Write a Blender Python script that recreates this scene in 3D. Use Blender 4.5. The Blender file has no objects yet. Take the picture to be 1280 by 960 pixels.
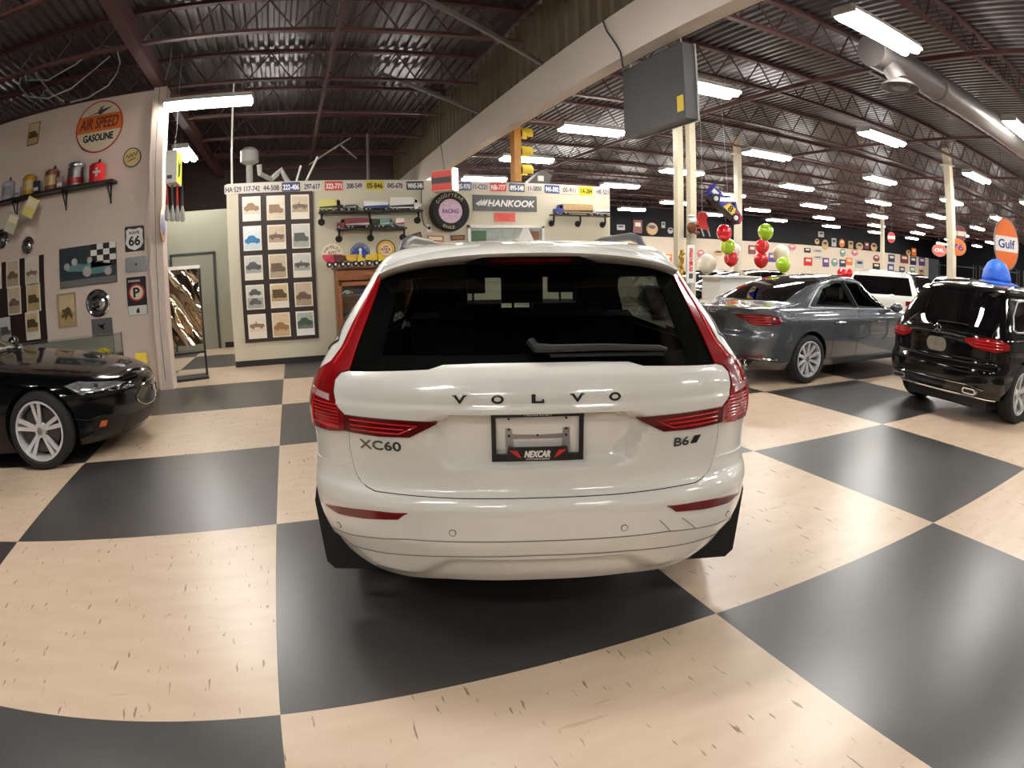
import bpy, bmesh, math, random
import numpy as np
from mathutils import Vector, Matrix

random.seed(7)
SC = bpy.context.scene
COL = SC.collection
PI = math.pi

# ------------------------------------------------------------------ camera (wide-angle lens, polynomial fisheye)
S = 1.83
CAM = np.array([0.2329, -1.7534, 1.4766])
YAW, PITCH, ROLL = 0.35723, -0.19392, -0.01576
cd = bpy.data.cameras.new('camera')
cam = bpy.data.objects.new('camera', cd)
COL.objects.link(cam)
F_ = np.array([math.sin(YAW) * math.cos(PITCH), math.cos(YAW) * math.cos(PITCH), math.sin(PITCH)])
R0 = np.array([math.cos(YAW), -math.sin(YAW), 0.0])
U0 = np.cross(R0, F_)
R_ = R0 * math.cos(ROLL) + U0 * math.sin(ROLL)
U_ = U0 * math.cos(ROLL) - R0 * math.sin(ROLL)
cam.matrix_world = Matrix(((R_[0], U_[0], -F_[0], CAM[0]), (R_[1], U_[1], -F_[1], CAM[1]), (R_[2], U_[2], -F_[2], CAM[2]), (0, 0, 0, 1)))
cd.type = 'PANO'
cd.sensor_width = 36.0
cd.sensor_fit = 'HORIZONTAL'
cd.clip_start = 0.02
cd.clip_end = 200
cc = cd
cc.panorama_type = 'FISHEYE_LENS_POLYNOMIAL'
cc.fisheye_fov = math.radians(200)
cc.fisheye_polynomial_k0 = 0.0
cc.fisheye_polynomial_k1 = -4.70863182e-02
cc.fisheye_polynomial_k2 = -2.72115405e-04
cc.fisheye_polynomial_k3 = 4.77015495e-05
cc.fisheye_polynomial_k4 = -1.86542374e-06
SC.camera = cam

# ------------------------------------------------------------------ world, exposure
SC.view_settings.view_transform = 'Standard'
SC.view_settings.look = 'None'
SC.view_settings.gamma = 1.0
SC.view_settings.use_curve_mapping = False
SC.view_settings.exposure = 1.5
LAMP = 23.0                      # emission of the fluorescent tubes
LAMP_COL = (1.0, 0.965, 0.91)
w = bpy.data.worlds.new('world')
SC.world = w
w.use_nodes = True
w.node_tree.nodes['Background'].inputs[0].default_value = (0.9, 0.92, 1.0, 1)
w.node_tree.nodes['Background'].inputs[1].default_value = 0.02
SC.cycles.use_denoising = True
SC.cycles.sample_clamp_indirect = 6.0
SC.cycles.max_bounces = 8
SC.cycles.caustics_reflective = False
SC.cycles.caustics_refractive = False

# ------------------------------------------------------------------ helpers
def lin(r, g, b):
    f = lambda c: c / 255 / 12.92 if c / 255 <= 0.04045 else ((c / 255 + 0.055) / 1.055) ** 2.4
    return (f(r), f(g), f(b), 1.0)

def ray(u, v):
    """direction in which the lens looks for a spot of the frame (1280 x 960)"""
    dx, dy = u - 640, 480 - v
    r = math.hypot(dx, dy) / 640
    th = .85958 * r - .07044 * r ** 3 + .06409 * r ** 5
    ph = math.atan2(dy, dx)
    return math.cos(th) * F_ + math.sin(th) * (math.cos(ph) * R_ + math.sin(ph) * U_)
def at_y(u, v, y):
    d = ray(u, v); return CAM + d * (y - CAM[1]) / d[1]
def at_x(u, v, x):
    d = ray(u, v); return CAM + d * (x - CAM[0]) / d[0]
def at_z(u, v, z):
    d = ray(u, v); return CAM + d * (z - CAM[2]) / d[2]

MATS = {}
def mat(name, col, rough=0.5, metal=0.0, coat=0.0, spec=0.5, emit=None, estr=0.0, bump=0.0, bscale=50.0, vary=0.0, vscale=6.0, cut=False, coat_rough=0.03):
    if name in MATS: return MATS[name]
    m = bpy.data.materials.new(name); m.use_nodes = True
    nt = m.node_tree; b = nt.nodes['Principled BSDF']
    c = lin(*col)
    b.inputs['Base Color'].default_value = c
    b.inputs['Roughness'].default_value = rough
    b.inputs['Metallic'].default_value = metal
    b.inputs['Coat Weight'].default_value = coat
    b.inputs['Coat Roughness'].default_value = coat_rough
    b.inputs['Specular IOR Level'].default_value = spec
    if emit:
        b.inputs['Emission Color'].default_value = lin(*emit)
        b.inputs['Emission Strength'].default_value = estr
    if vary or bump:
        tc = nt.nodes.new('ShaderNodeTexCoord')
        nz = nt.nodes.new('ShaderNodeTexNoise'); nz.inputs['Scale'].default_value = vscale; nz.inputs['Detail'].default_value = 6
        nt.links.new(tc.outputs['Object'], nz.inputs['Vector'])
        if vary:
            mx = nt.nodes.new('ShaderNodeMix'); mx.data_type = 'RGBA'
            mx.inputs[6].default_value = tuple(x * (1 - vary) for x in c[:3]) + (1,)
            mx.inputs[7].default_value = tuple(min(1, x * (1 + vary)) for x in c[:3]) + (1,)
            nt.links.new(nz.outputs['Fac'], mx.inputs[0]); nt.links.new(mx.outputs[2], b.inputs['Base Color'])
        if bump:
            n2 = nt.nodes.new('ShaderNodeTexNoise'); n2.inputs['Scale'].default_value = bscale
            nt.links.new(tc.outputs['Object'], n2.inputs['Vector'])
            bp = nt.nodes.new('ShaderNodeBump'); bp.inputs['Strength'].default_value = bump; bp.inputs['Distance'].default_value = 0.01
            nt.links.new(n2.outputs['Fac'], bp.inputs['Height']); nt.links.new(bp.outputs['Normal'], b.inputs['Normal'])
    MATS[name] = m
    return m

def mat_paint(name, col, rough=0.35, metal=0.0, coat=1.0, spec=0.5):
    """car paint: base, clear coat, black trim on the inner side of the sheet"""
    if name in MATS: return MATS[name]
    m = mat(name, col, rough, metal, coat=coat, spec=spec)
    nt = m.node_tree; b = nt.nodes['Principled BSDF']; out = nt.nodes['Material Output']
    g = nt.nodes.new('ShaderNodeNewGeometry')
    d = nt.nodes.new('ShaderNodeBsdfDiffuse'); d.inputs[0].default_value = (0.012, 0.012, 0.013, 1)
    mx = nt.nodes.new('ShaderNodeMixShader')
    nt.links.new(g.outputs['Backfacing'], mx.inputs[0]); nt.links.new(b.outputs[0], mx.inputs[1]); nt.links.new(d.outputs[0], mx.inputs[2])
    nt.links.new(mx.outputs[0], out.inputs[0])
    return m

def mat_glass(name, tint, ior=1.5, rough=0.0):
    if name in MATS: return MATS[name]
    m = bpy.data.materials.new(name); m.use_nodes = True
    nt = m.node_tree; nt.nodes.remove(nt.nodes['Principled BSDF']); out = nt.nodes['Material Output']
    t = nt.nodes.new('ShaderNodeBsdfTransparent'); t.inputs[0].default_value = tuple(tint) + (1,)
    g = nt.nodes.new('ShaderNodeBsdfGlossy'); g.inputs['Roughness'].default_value = rough
    lw = nt.nodes.new('ShaderNodeLayerWeight'); lw.inputs[0].default_value = 0.5
    pw = nt.nodes.new('ShaderNodeMath'); pw.operation = 'POWER'; pw.inputs[1].default_value = 5.0; nt.links.new(lw.outputs['Facing'], pw.inputs[0])
    f = nt.nodes.new('ShaderNodeMath'); f.operation = 'MULTIPLY_ADD'; r0 = ((ior - 1) / (ior + 1)) ** 2
    f.inputs[1].default_value = 1 - r0; f.inputs[2].default_value = r0; nt.links.new(pw.outputs[0], f.inputs[0])
    mx = nt.nodes.new('ShaderNodeMixShader')
    nt.links.new(f.outputs[0], mx.inputs[0]); nt.links.new(t.outputs[0], mx.inputs[1]); nt.links.new(g.outputs[0], mx.inputs[2]); nt.links.new(mx.outputs[0], out.inputs[0])
    MATS[name] = m
    return m

class MB:
    """collects shapes; build() links them as one mesh object"""
    def __init__(s): s.v = []; s.f = []; s.m = []; s.mi = 0
    def add(s, vs, fs):
        o = len(s.v); s.v += [tuple(map(float, p)) for p in vs]
        for f in fs: s.f.append([i + o for i in f]); s.m.append(s.mi)
        return s
    def box(s, c, d, rz=0.0, M=None):
        hx, hy, hz = d[0] / 2, d[1] / 2, d[2] / 2
        P = [Vector((x, y, z)) for z in (-hz, hz) for y in (-hy, hy) for x in (-hx, hx)]
        R = M if M is not None else Matrix.Rotation(rz, 3, 'Z')
        P = [R @ p + Vector(c) for p in P]
        return s.add(P, [(0, 2, 3, 1), (4, 5, 7, 6), (0, 1, 5, 4), (2, 6, 7, 3), (0, 4, 6, 2), (1, 3, 7, 5)])
    def bar(s, a, b, w_, h_, up=(0, 0, 1)):
        a, b = Vector(a), Vector(b); d = (b - a); L = d.length; d.normalize()
        x = d.cross(Vector(up))
        if x.length < 1e-4: x = d.cross(Vector((0, 1, 0)))
        x.normalize(); z = x.cross(d)
        M = Matrix((x, d, z)).transposed()
        return s.box((a + b) / 2, (w_, L, h_), M=M)
    def cyl(s, a, b, r0, r1=None, n=16, caps=True):
        r1 = r0 if r1 is None else r1
        a, b = Vector(a), Vector(b); d = (b - a).normalized()
        x = d.orthogonal().normalized(); y = d.cross(x)
        P = []
        for p, r in ((a, r0), (b, r1)):
            P += [p + r * (math.cos(2 * PI * i / n) * x + math.sin(2 * PI * i / n) * y) for i in range(n)]
        F = [(i, (i + 1) % n, n + (i + 1) % n, n + i) for i in range(n)]
        if caps: F += [tuple(range(n))[::-1], tuple(range(n, 2 * n))]
        return s.add(P, F)
    def tube(s, pts, r, n=6):
        pts = [Vector(p) for p in pts]; rs = r if isinstance(r, (list, tuple)) else [r] * len(pts)
        P = []; x = None
        for i, p in enumerate(pts):
            d = (pts[min(i + 1, len(pts) - 1)] - pts[max(i - 1, 0)]).normalized()
            if x is None: x = d.orthogonal().normalized()
            x = (x - d * x.dot(d)); x = x.normalized() if x.length > 1e-6 else d.orthogonal().normalized()
            y = d.cross(x)
            P += [p + rs[i] * (math.cos(2 * PI * k / n) * x + math.sin(2 * PI * k / n) * y) for k in range(n)]
        F = []
        for i in range(len(pts) - 1):
            F += [(i * n + k, i * n + (k + 1) % n, (i + 1) * n + (k + 1) % n, (i + 1) * n + k) for k in range(n)]
        F += [tuple(range(n))[::-1], tuple(range((len(pts) - 1) * n, len(pts) * n))]
        return s.add(P, F)
    def lathe(s, prof, c, axis='Z', n=32, close=False, a0=0.0, a1=2 * PI):
        """prof: (radius, height) pairs"""
        full = abs(a1 - a0 - 2 * PI) < 1e-6; k = n if full else n + 1
        c = Vector(c); P = []
        for r, h in prof:
            for i in range(k):
                a = a0 + (a1 - a0) * i / n; u, v = r * math.cos(a), r * math.sin(a)
                P.append(c + Vector({'Z': (u, v, h), 'X': (h, u, v), 'Y': (u, h, v)}[axis]))
        F = []; m = len(prof)
        for j in range(m - 1 + (1 if close else 0)):
            j2 = (j + 1) % m
            for i in range(n):
                i2 = (i + 1) % k
                F.append((j * k + i, j * k + i2, j2 * k + i2, j2 * k + i))
        if not close and full:
            if prof[0][0] > 1e-6: F.append(tuple(range(k))[::-1])
            if prof[-1][0] > 1e-6: F.append(tuple(range((m - 1) * k, m * k)))
        return s.add(P, F)
    def prism(s, poly, fn, d):
        """poly: 2-D outline; fn(a, b, t) places it; t from 0 to d"""
        n = len(poly)
        P = [fn(a, b, 0) for a, b in poly] + [fn(a, b, d) for a, b in poly]
        F = [tuple(range(n)), tuple(range(n, 2 * n))[::-1]] + [(i, n + i, n + (i + 1) % n, (i + 1) % n) for i in range(n)]
        return s.add(P, F)
    def wallpoly(s, poly, d, y0=0.0):
        """outline in x,z standing proud of a wall that faces -y"""
        return s.prism(poly, lambda a, b, t: (a, y0 - t, b), d)
    def sphere(s, c, r, n=16, m=10, sq=(1, 1, 1)):
        prof = [(r * math.sin(PI * i / m), -r * math.cos(PI * i / m)) for i in range(m + 1)]
        o = len(s.v); s.lathe(prof, (0, 0, 0), 'Z', n)
        for i in range(o, len(s.v)):
            s.v[i] = (s.v[i][0] * sq[0] + c[0], s.v[i][1] * sq[1] + c[1], s.v[i][2] * sq[2] + c[2])
        return s
    def mesh(s, name, mats, smooth=0.6):
        me = bpy.data.meshes.new(name); me.from_pydata(s.v, [], s.f)
        for m in (mats if isinstance(mats, (list, tuple)) else [mats]): me.materials.append(m)
        me.polygons.foreach_set('material_index', s.m)
        bm = bmesh.new(); bm.from_mesh(me)
        bmesh.ops.remove_doubles(bm, verts=bm.verts, dist=1e-6)
        bmesh.ops.recalc_face_normals(bm, faces=bm.faces); bm.to_mesh(me); bm.free()
        if smooth:
            me.polygons.foreach_set('use_smooth', [True] * len(me.polygons)); me.set_sharp_from_angle(angle=smooth)
        me.update(); return me
    def build(s, name, mats, parent=None, loc=(0, 0, 0), rot=(0, 0, 0), smooth=0.6):
        o = bpy.data.objects.new(name, s.mesh(name, mats, smooth)); COL.objects.link(o)
        o.location = loc; o.rotation_euler = rot
        if parent is not None: o.parent = parent
        return o

def tag(o, label, cat, group=None, kind=None):
    o['label'] = label; o['category'] = cat
    if group: o['group'] = group
    if kind: o['kind'] = kind
    return o
def thing(name, label, cat, loc=(0, 0, 0), rz=0.0, group=None, rot=None):
    o = bpy.data.objects.new(name, None); COL.objects.link(o)
    o.empty_display_size = 0.1
    o.location = loc; o.rotation_euler = rot if rot else (0, 0, rz)
    return tag(o, label, cat, group)
def struct(o):
    o['kind'] = 'structure'; return o
def copy_tree(o, parent=None):
    c = o.copy(); COL.objects.link(c)
    if parent is not None: c.parent = parent
    for ch in list(o.children): copy_tree(ch, c)
    return c

_txt = {}
def text_data(s):
    if s in _txt: return _txt[s]
    cu = bpy.data.curves.new('lettering', 'FONT'); cu.body = s; cu.align_x = 'CENTER'; cu.align_y = 'CENTER'; cu.resolution_u = 3
    ob = bpy.data.objects.new('lettering', cu); COL.objects.link(ob)
    dg = bpy.context.evaluated_depsgraph_get()
    me = bpy.data.meshes.new_from_object(ob.evaluated_get(dg))
    V = np.array([v.co[:2] for v in me.vertices]); F = [tuple(p.vertices) for p in me.polygons]
    bpy.data.objects.remove(ob); bpy.data.curves.remove(cu); bpy.data.meshes.remove(me)
    lo, hi = V.min(0), V.max(0); V = (V - (lo + hi) / 2) / (hi - lo)
    _txt[s] = (V, F); return _txt[s]
def text(mb, s, w_, h_, fn, bold=0.0, shear=0.0):
    """letters filling w_ x h_; fn(a, b) -> 3-D"""
    V, F = text_data(s)
    mb.add([fn(a * w_ + shear * b * h_, b * h_) for a, b in V], F)
    if bold:
        for dx, dz in ((bold, 0), (-bold, 0), (0, bold), (0, -bold)):
            mb.add([fn(a * w_ + shear * b * h_ + dx, b * h_ + dz) for a, b in V], F)
    return mb
def wtext(mb, s, cx, cz, w_, h_, y=-0.01, bold=0.0, shear=0.0, rot=0.0):
    c, q = math.cos(rot), math.sin(rot)
    return text(mb, s, w_, h_, lambda a, b: (cx + a * c - b * q, y - 0.0004 * random.random(), cz + a * q + b * c), bold, shear)
def arc_text(mb, s, cx, cz, r, h_, a_mid, span, y, flip=False):
    n = len(s)
    for i, ch in enumerate(s):
        if ch == ' ': continue
        t = (i + 0.5) / n - 0.5
        a = a_mid + (t * span if flip else -t * span)
        wtext(mb, ch, cx + r * math.cos(a), cz + r * math.sin(a), h_ * 0.75, h_, y, rot=a + (PI / 2 if flip else -PI / 2))
def circ(r, n=32, cx=0, cz=0, a0=0, a1=2 * PI):
    return [(cx + r * math.cos(a0 + (a1 - a0) * i / n), cz + r * math.sin(a0 + (a1 - a0) * i / n)) for i in range(n if abs(a1 - a0 - 2 * PI) < 1e-6 else n + 1)]
def rect(w_, h_, cx=0, cz=0):
    return [(cx - w_ / 2, cz - h_ / 2), (cx + w_ / 2, cz - h_ / 2), (cx + w_ / 2, cz + h_ / 2), (cx - w_ / 2, cz + h_ / 2)]
def rrect(w_, h_, r, cx=0, cz=0, n=4):
    P = []
    for sx, sz, a in ((1, -1, -PI / 2), (1, 1, 0), (-1, 1, PI / 2), (-1, -1, PI)):
        for i in range(n + 1):
            t = a + PI / 2 * i / n
            P.append((cx + sx * (w_ / 2 - r) + r * math.cos(t), cz + sz * (h_ / 2 - r) + r * math.sin(t)))
    return P

# ------------------------------------------------------------------ materials
M_wall = mat('wall_paint', (200, 193, 171), 0.6, bump=0.05, bscale=120, vary=0.03)
M_wallw = mat('white_wall_paint', (224, 206, 192), 0.6, bump=0.05, bscale=120, vary=0.03)
M_black = mat('black_satin', (18, 18, 19), 0.45)
M_base = mat('black_vinyl', (26, 24, 24), 0.4)
M_rubber = mat('rubber', (22, 22, 23), 0.75, bump=0.1, bscale=200)
M_white = mat('white_enamel', (232, 230, 224), 0.35)
M_cream = mat('cream_enamel', (226, 214, 186), 0.45)
M_red = mat('red_enamel', (196, 28, 30), 0.35)
M_orange = mat('orange_enamel', (226, 112, 44), 0.4)
M_yellow = mat('yellow_enamel', (228, 196, 40), 0.4)
M_blue = mat('blue_enamel', (36, 62, 140), 0.35)
M_green = mat('green_enamel', (40, 92, 50), 0.4)
M_grey = mat('grey_enamel', (120, 120, 118), 0.5)
M_dgrey = mat('dark_grey_steel', (66, 66, 68), 0.45, vary=0.05)
M_lgrey = mat('light_grey_enamel', (176, 176, 172), 0.45)
M_chrome = mat('chrome', (225, 225, 228), 0.08, 1.0)
M_alu = mat('brushed_aluminium', (188, 188, 190), 0.28, 1.0)
M_silver = mat('silver_wheel_paint', (206, 206, 208), 0.3, 0.35)
M_trim = mat('bright_trim', (214, 214, 216), 0.25, 0.6)
M_wood = mat('oak', (140, 84, 44), 0.4, vary=0.25, vscale=9)
M_redox = mat('red_oxide_steel', (78, 42, 40), 0.6, vary=0.15)
M_galv = mat('galvanised_deck', (92, 87, 88), 0.28, 0.7, vary=0.12, vscale=2)
M_duct = mat('duct_steel', (120, 114, 112), 0.45, 0.5, vary=0.08)
M_beige = mat('column_paint', (206, 196, 172), 0.45, vary=0.03)
M_tube = mat('fluorescent_tube', (255, 255, 255), 0.4)
_b = M_tube.node_tree.nodes['Principled BSDF']
_b.inputs['Emission Color'].default_value = LAMP_COL + (1,)
_b.inputs['Emission Strength'].default_value = LAMP
M_lit = mat('lit_sign_face', (255, 250, 240), 0.4, emit=(255, 246, 228), estr=3.5)
M_lityellow = mat('lit_yellow_sign_face', (225, 205, 60), 0.4, emit=(225, 200, 50), estr=0.5)
M_paper = mat('print_paper', (230, 222, 205), 0.35)
M_brown = mat('dark_brown_board', (48, 32, 26), 0.4)
M_glassclear = mat_glass('clear_glass', (0.93, 0.96, 0.95))

# ------------------------------------------------------------------ the room
DECK = 4.9
# checkered vinyl floor
m = bpy.data.materials.new('checkered_vinyl'); m.use_nodes = True
nt = m.node_tree; b = nt.nodes['Principled BSDF']; N = nt.nodes.new; Lk = nt.links.new
tc = N('ShaderNodeTexCoord')
mp_ = N('ShaderNodeMapping'); mp_.inputs['Scale'].default_value = (1 / 1.83, 1 / 1.7595, 0.0); Lk(tc.outputs['Object'], mp_.inputs[0])
ck = N('ShaderNodeTexChecker'); ck.inputs['Scale'].default_value = 1.0; Lk(mp_.outputs[0], ck.inputs[0])
def ramp(fac, stops):
    r = N('ShaderNodeValToRGB'); e = r.color_ramp.elements
    while len(e) < len(stops): e.new(0.5)
    for k, (p, c) in enumerate(stops): e[k].position = p; e[k].color = c if len(c) == 4 else tuple(c) + (1,)
    Lk(fac, r.inputs[0]); return r.outputs[0]
def noise(scale, stretch, detail=4, off=0.0):
    p = N('ShaderNodeMapping'); p.inputs['Scale'].default_value = stretch; p.inputs['Location'].default_value = (off, off, 0); Lk(tc.outputs['Object'], p.inputs[0])
    n = N('ShaderNodeTexNoise'); n.inputs['Scale'].default_value = scale; n.inputs['Detail'].default_value = detail; Lk(p.outputs[0], n.inputs[0]); return n.outputs[0]
def mix(f, a, bb, mode='MIX'):
    x = N('ShaderNodeMix'); x.data_type = 'RGBA'; x.blend_type = mode
    for s_, i in ((f, 0), (a, 6), (bb, 7)):
        if isinstance(s_, (int, float)): x.inputs[i].default_value = s_
        elif isinstance(s_, tuple): x.inputs[i].default_value = s_
        else: Lk(s_, x.inputs[i])
    return x.outputs[2]
beige = mix(noise(1.3, (1, 1, 1)), lin(194, 168, 142), lin(204, 180, 155))
cloud = ramp(noise(6, (.5, 1.6, 1), 5, 3.1), [(.35, (0, 0, 0)), (.7, (1, 1, 1))])
beige = mix(cloud, beige, lin(208, 186, 162))
st1 = ramp(noise(17, (2.4, .42, 1), 2, 1.0), [(.66, (0, 0, 0)), (.72, (1, 1, 1))])
st2 = ramp(noise(5, (.5, 3.2, 1), 2, 7.0), [(.70, (0, 0, 0)), (.76, (1, 1, 1))])
beige = mix(st1, beige, lin(128, 104, 80)); 
beige = mix(st2, beige, lin(186, 162, 132))
dark = mix(noise(2.2, (1, 1, 1), 3, 5.0), lin(54, 52, 52), lin(66, 63, 62))
base = mix(ck.outputs['Fac'], dark, beige)
Lk(base, b.inputs['Base Color'])
b.inputs['Roughness'].default_value = 0.33
b.inputs['Specular IOR Level'].default_value = 0.95
bp_ = N('ShaderNodeBump'); bp_.inputs['Strength'].default_value = 0.06; bp_.inputs['Distance'].default_value = 0.004; Lk(noise(14, (1, 1, 1), 3), bp_.inputs['Height']); Lk(bp_.outputs[0], b.inputs['Normal'])
M_floor = m
fm = MB(); fm.add([(-9.15, -9, 0), (46, -9, 0), (46, 24.2, 0), (-9.15, 24.2, 0)], [(0, 1, 2, 3)])
struct(fm.build('floor', M_floor, smooth=0))

# corrugated deck: flutes run away from the entrance side
cm_ = MB(); per = .152; x = -9.0; P = []
while x < 46:
    P += [(x, DECK), (x + .055, DECK), (x + .072, DECK + .038), (x + .135, DECK + .038)]; x += per
n = len(P); cm_.v = [(px, -9, pz) for px, pz in P] + [(px, 24.2, pz) for px, pz in P]
cm_.f = [[i, i + 1, n + i + 1, n + i] for i in range(n - 1)]; cm_.m = [0] * (n - 1)
struct(cm_.build('ceiling', M_galv, smooth=0))

def wall(name, x0, y0, x1, y1, z0, z1, t, m_):
    mb = MB(); d = math.hypot(x1 - x0, y1 - y0); a = math.atan2(y1 - y0, x1 - x0)
    mb.box((0, 0, (z1 - z0) / 2), (d, t, z1 - z0))
    return struct(mb.build(name, m_, None, ((x0 + x1) / 2, (y0 + y1) / 2, z0), (0, 0, a), smooth=0))
YL, YB = 7.10, 8.60
M_darkwall = mat('black_wall_paint', (10, 11, 16), 0.55, spec=.2)
M_brownwall = mat('brown_siding', (58, 46, 42), 0.6, vary=.1)
wall('wall_left', -9.0, YL + .1, -1.77, YL + .1, 0, 4.33, .2, M_wallw)
wall('wall_left_end', -1.80, YL + .03, -1.60, YL + .03, 0, 4.33, .30, M_wallw)
wall('baseboard_left', -9.0, YL - .008, -1.88, YL - .008, 0, .11, .014, M_base)
wall('wall_back', -.83, YB + .08, 6.2, YB + .08, 0, 3.05, .16, M_wall)
wall('baseboard_back', -.83, YB - .008, 6.2, YB - .008, 0, .10, .014, M_base)
wall('wall_corridor', -3.4, 11.86, 1.2, 11.86, 0, 3.0, .12, mat('corridor_paint', (160, 158, 140), .6, vary=.03))
wall('baseboard_corridor', -1.35, 11.79, .2, 11.79, 0, .12, .014, M_base)
wall('wall_storage', -9.0, 16.0, 5.5, 16.0, 0, DECK, .1, M_brownwall)
wall('wall_far', 4.5, 24.1, 44.2, 24.1, 0, 3.05, .12, mat('far_wall_paint', (212, 198, 178), .6, vary=.04))
wall('wall_far_upper', 4.5, 24.12, 46, 24.12, 3.05, DECK + .1, .12, M_darkwall)
wall('wall_right', 46, 24, 46, -9, 0, DECK + .1, .12, M_darkwall)
wall('wall_behind', -9, -9, 46, -9, 0, DECK + .1, .12, mat('plain_grey_wall', (120, 116, 110), .7))
wall('wall_west', -9.1, -9, -9.1, 16, 0, DECK + .1, .12, mat('plain_grey_wall', (120, 116, 110), .7))

# soffit beam with the corrugated panel above it, running along the room
XB, ZB = 3.17, 3.47
mb = MB(); mb.prism([(XB, ZB), (XB + .18, ZB + .008), (XB + .18, ZB + .45), (XB, ZB + .497)], lambda a, b, t: (a, -8.9 + t, b), 24.8)
struct(mb.build('trim_beam', mat('beam_paint', (212, 200, 190), .5, vary=.03), smooth=0))
mb = MB(); P = []; y = -8.9
while y < 15.9:
    P += [(y, 0), (y + .10, 0), (y + .13, .035), (y + .23, .035)]; y += .26
n = len(P); mb.v = [(XB + .05 + d, yy, ZB + .44) for yy, d in P] + [(XB + .05 + d, yy, DECK) for yy, d in P]
mb.f = [[i, i + 1, n + i + 1, n + i] for i in range(n - 1)]; mb.m = [0] * (n - 1)
struct(mb.build('wall_fascia', mat('brown_corrugated_steel', (118, 104, 84), .45, .35, vary=.25, vscale=5), smooth=0))

# open-web joists, dark red, across the room; the long purlins along it
def joist_mesh(L, name, top, h):
    j = MB(); j.box((L / 2, 0, top - .025), (L, .10, .05)); j.box((L / 2, 0, top - h + .02), (L, .09, .04))
    k = int(L / .62); st = L / k
    for i in range(k):
        a, c = i * st, (i + 1) * st
        j.bar((a, 0, top - .05), (a + st / 2, 0, top - h + .04), .018, .018, (0, 1, 0)); j.bar((a + st / 2, 0, top - h + .04), (c, 0, top - .05), .018, .018, (0, 1, 0))
    return j.mesh(name, M_redox, 0)
JA = joist_mesh(12.1, 'steel_joist', DECK, .50); JB = joist_mesh(42.5, 'steel_joist', DECK, .50)
k = 0
y = 5.35 - 1.97 * 7
while y < 24:
    for me, x0 in ((JA, -9.0), (JB, XB + .25)):
        if me is JA and y > 15.9: continue
        o = bpy.data.objects.new('steel_joist', me); COL.objects.link(o); o.location = (x0, y, 0); struct(o)
    y += 1.97
for x in (-1.73, .75, 7.3, 11.7, 16.2, 20.6, 25.1, 29.5, 34.0, 38.4):
    mb = MB(); hgt = .22 if x == -1.73 else .06
    mb.box((0, 3.6, 0), (.16 if x == -1.73 else .05, 25 if x < 3 else 41, hgt)); struct(mb.build('steel_girder', M_redox, None, (x, 0 if x < 3 else 4, DECK - .56 if x != -1.73 else 4.44), smooth=0))
for a_, b_ in (((386, 206), (438, 172)), ((424, 180), (446, 198))):
    mb = MB(); mb.bar(at_y(*a_, 11.6), at_y(*b_, 11.6), .03, .03); struct(mb.build('steel_brace', M_lgrey, smooth=0))
# diagonal braces from the fascia to the joists, white conduits
for i, (p, q) in enumerate((((XB, 4.9, 3.98), (.9, 4.0, 4.55)), ((XB, 7.4, 3.98), (1.6, 7.3, 4.5)), ((XB, 2.2, 3.98), (1.4, 2.2, 4.5)))):
    mb = MB(); mb.bar(p, q, .05, .05); struct(mb.build('steel_brace', M_duct, smooth=0))

# columns
def column(x, y, r, z1=DECK):
    mb = MB(); mb.box((0, 0, z1 / 2), (r, r, z1)); mb.box((0, 0, .01), (r * 1.8, r * 1.8, .02)); mb.box((0, 0, z1 - .45), (r * 1.7, r * 1.7, .02))
    return struct(mb.build('column', M_beige, None, (x, y, 0), smooth=0))
column(6.33, 6.52, .12); column(6.49, 6.38, .12)
column(10.95, 10.2, .15); column(15.0, 6.15, .20); column(26.5, 16.5, .16); column(26.5, 6.2, .20)
mb = MB(); mb.cyl((0, 0, 0), (0, 0, DECK - .5), .035, n=10); struct(mb.build('column_pipe', M_duct, None, (1.86, 11.0, 0)))
mb = MB(); mb.cyl((0, 0, 0), (0, 0, DECK), .09, n=14); struct(mb.build('column_pipe', M_duct, None, (12.6, 20.5, 0)))

# corridor door
mb = MB(); mb.box((0, 0, 1.02), (.92, .05, 2.04))
dr = struct(mb.build('door_1', mat('door_paint', (150, 148, 132), .5), None, (-1.95, 11.775, 0), smooth=0))
mb = MB(); mb.cyl((.34, -.025, 1.0), (.34, -.06, 1.0), .012); mb.sphere((.34, -.08, 1.0), .032); mb.build('door_knob', M_alu, dr)
mb = MB(); mb.box((-.48, 0, 1.04), (.05, .07, 2.08)); mb.box((.48, 0, 1.04), (.05, .07, 2.08)); mb.box((0, 0, 2.07), (1.01, .07, .05)); mb.build('door_frame', M_dgrey, dr, smooth=0)

# ------------------------------------------------------------------ lights
ORD = ['first', 'second', 'third', 'fourth', 'fifth', 'sixth', 'seventh', 'eighth', 'ninth', 'tenth', 'eleventh', 'twelfth']
def make_light(name='ceiling_light'):
    t = thing(name, 'x', 'ceiling light')
    h = MB(); h.prism([(-.17, .0), (.17, .0), (.14, .07), (-.14, .07)], lambda a, b, q: (-.64 + q, a, b), 1.28); h.build('housing', M_white, t, smooth=0)
    for s_ in (-1, 1):
        e = MB(); e.prism([(.64 * s_, -.17), (.64 * s_, .17), (.655 * s_, .12), (.655 * s_, -.12)], lambda a, b, q: (a, b, -.03 + q), .09)
        e.build('end_cap', M_lgrey, t, smooth=0)
    for s_ in (-1, 1):
        l = MB(); l.lathe([(.062, -.625), (.066, -.60), (.066, .60), (.062, .625)], (0, s_ * .085, -.012), 'X', 12)
        l.build('tube_diffuser', M_tube, t)
    for s_ in (-1, 1):
        c = MB(); c.cyl((s_ * .5, 0, .07), (s_ * .5, 0, .30), .006, n=5); c.build('hanger', M_duct, t)
    return t
proto = make_light(); first = True
LZ = 4.06
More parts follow.
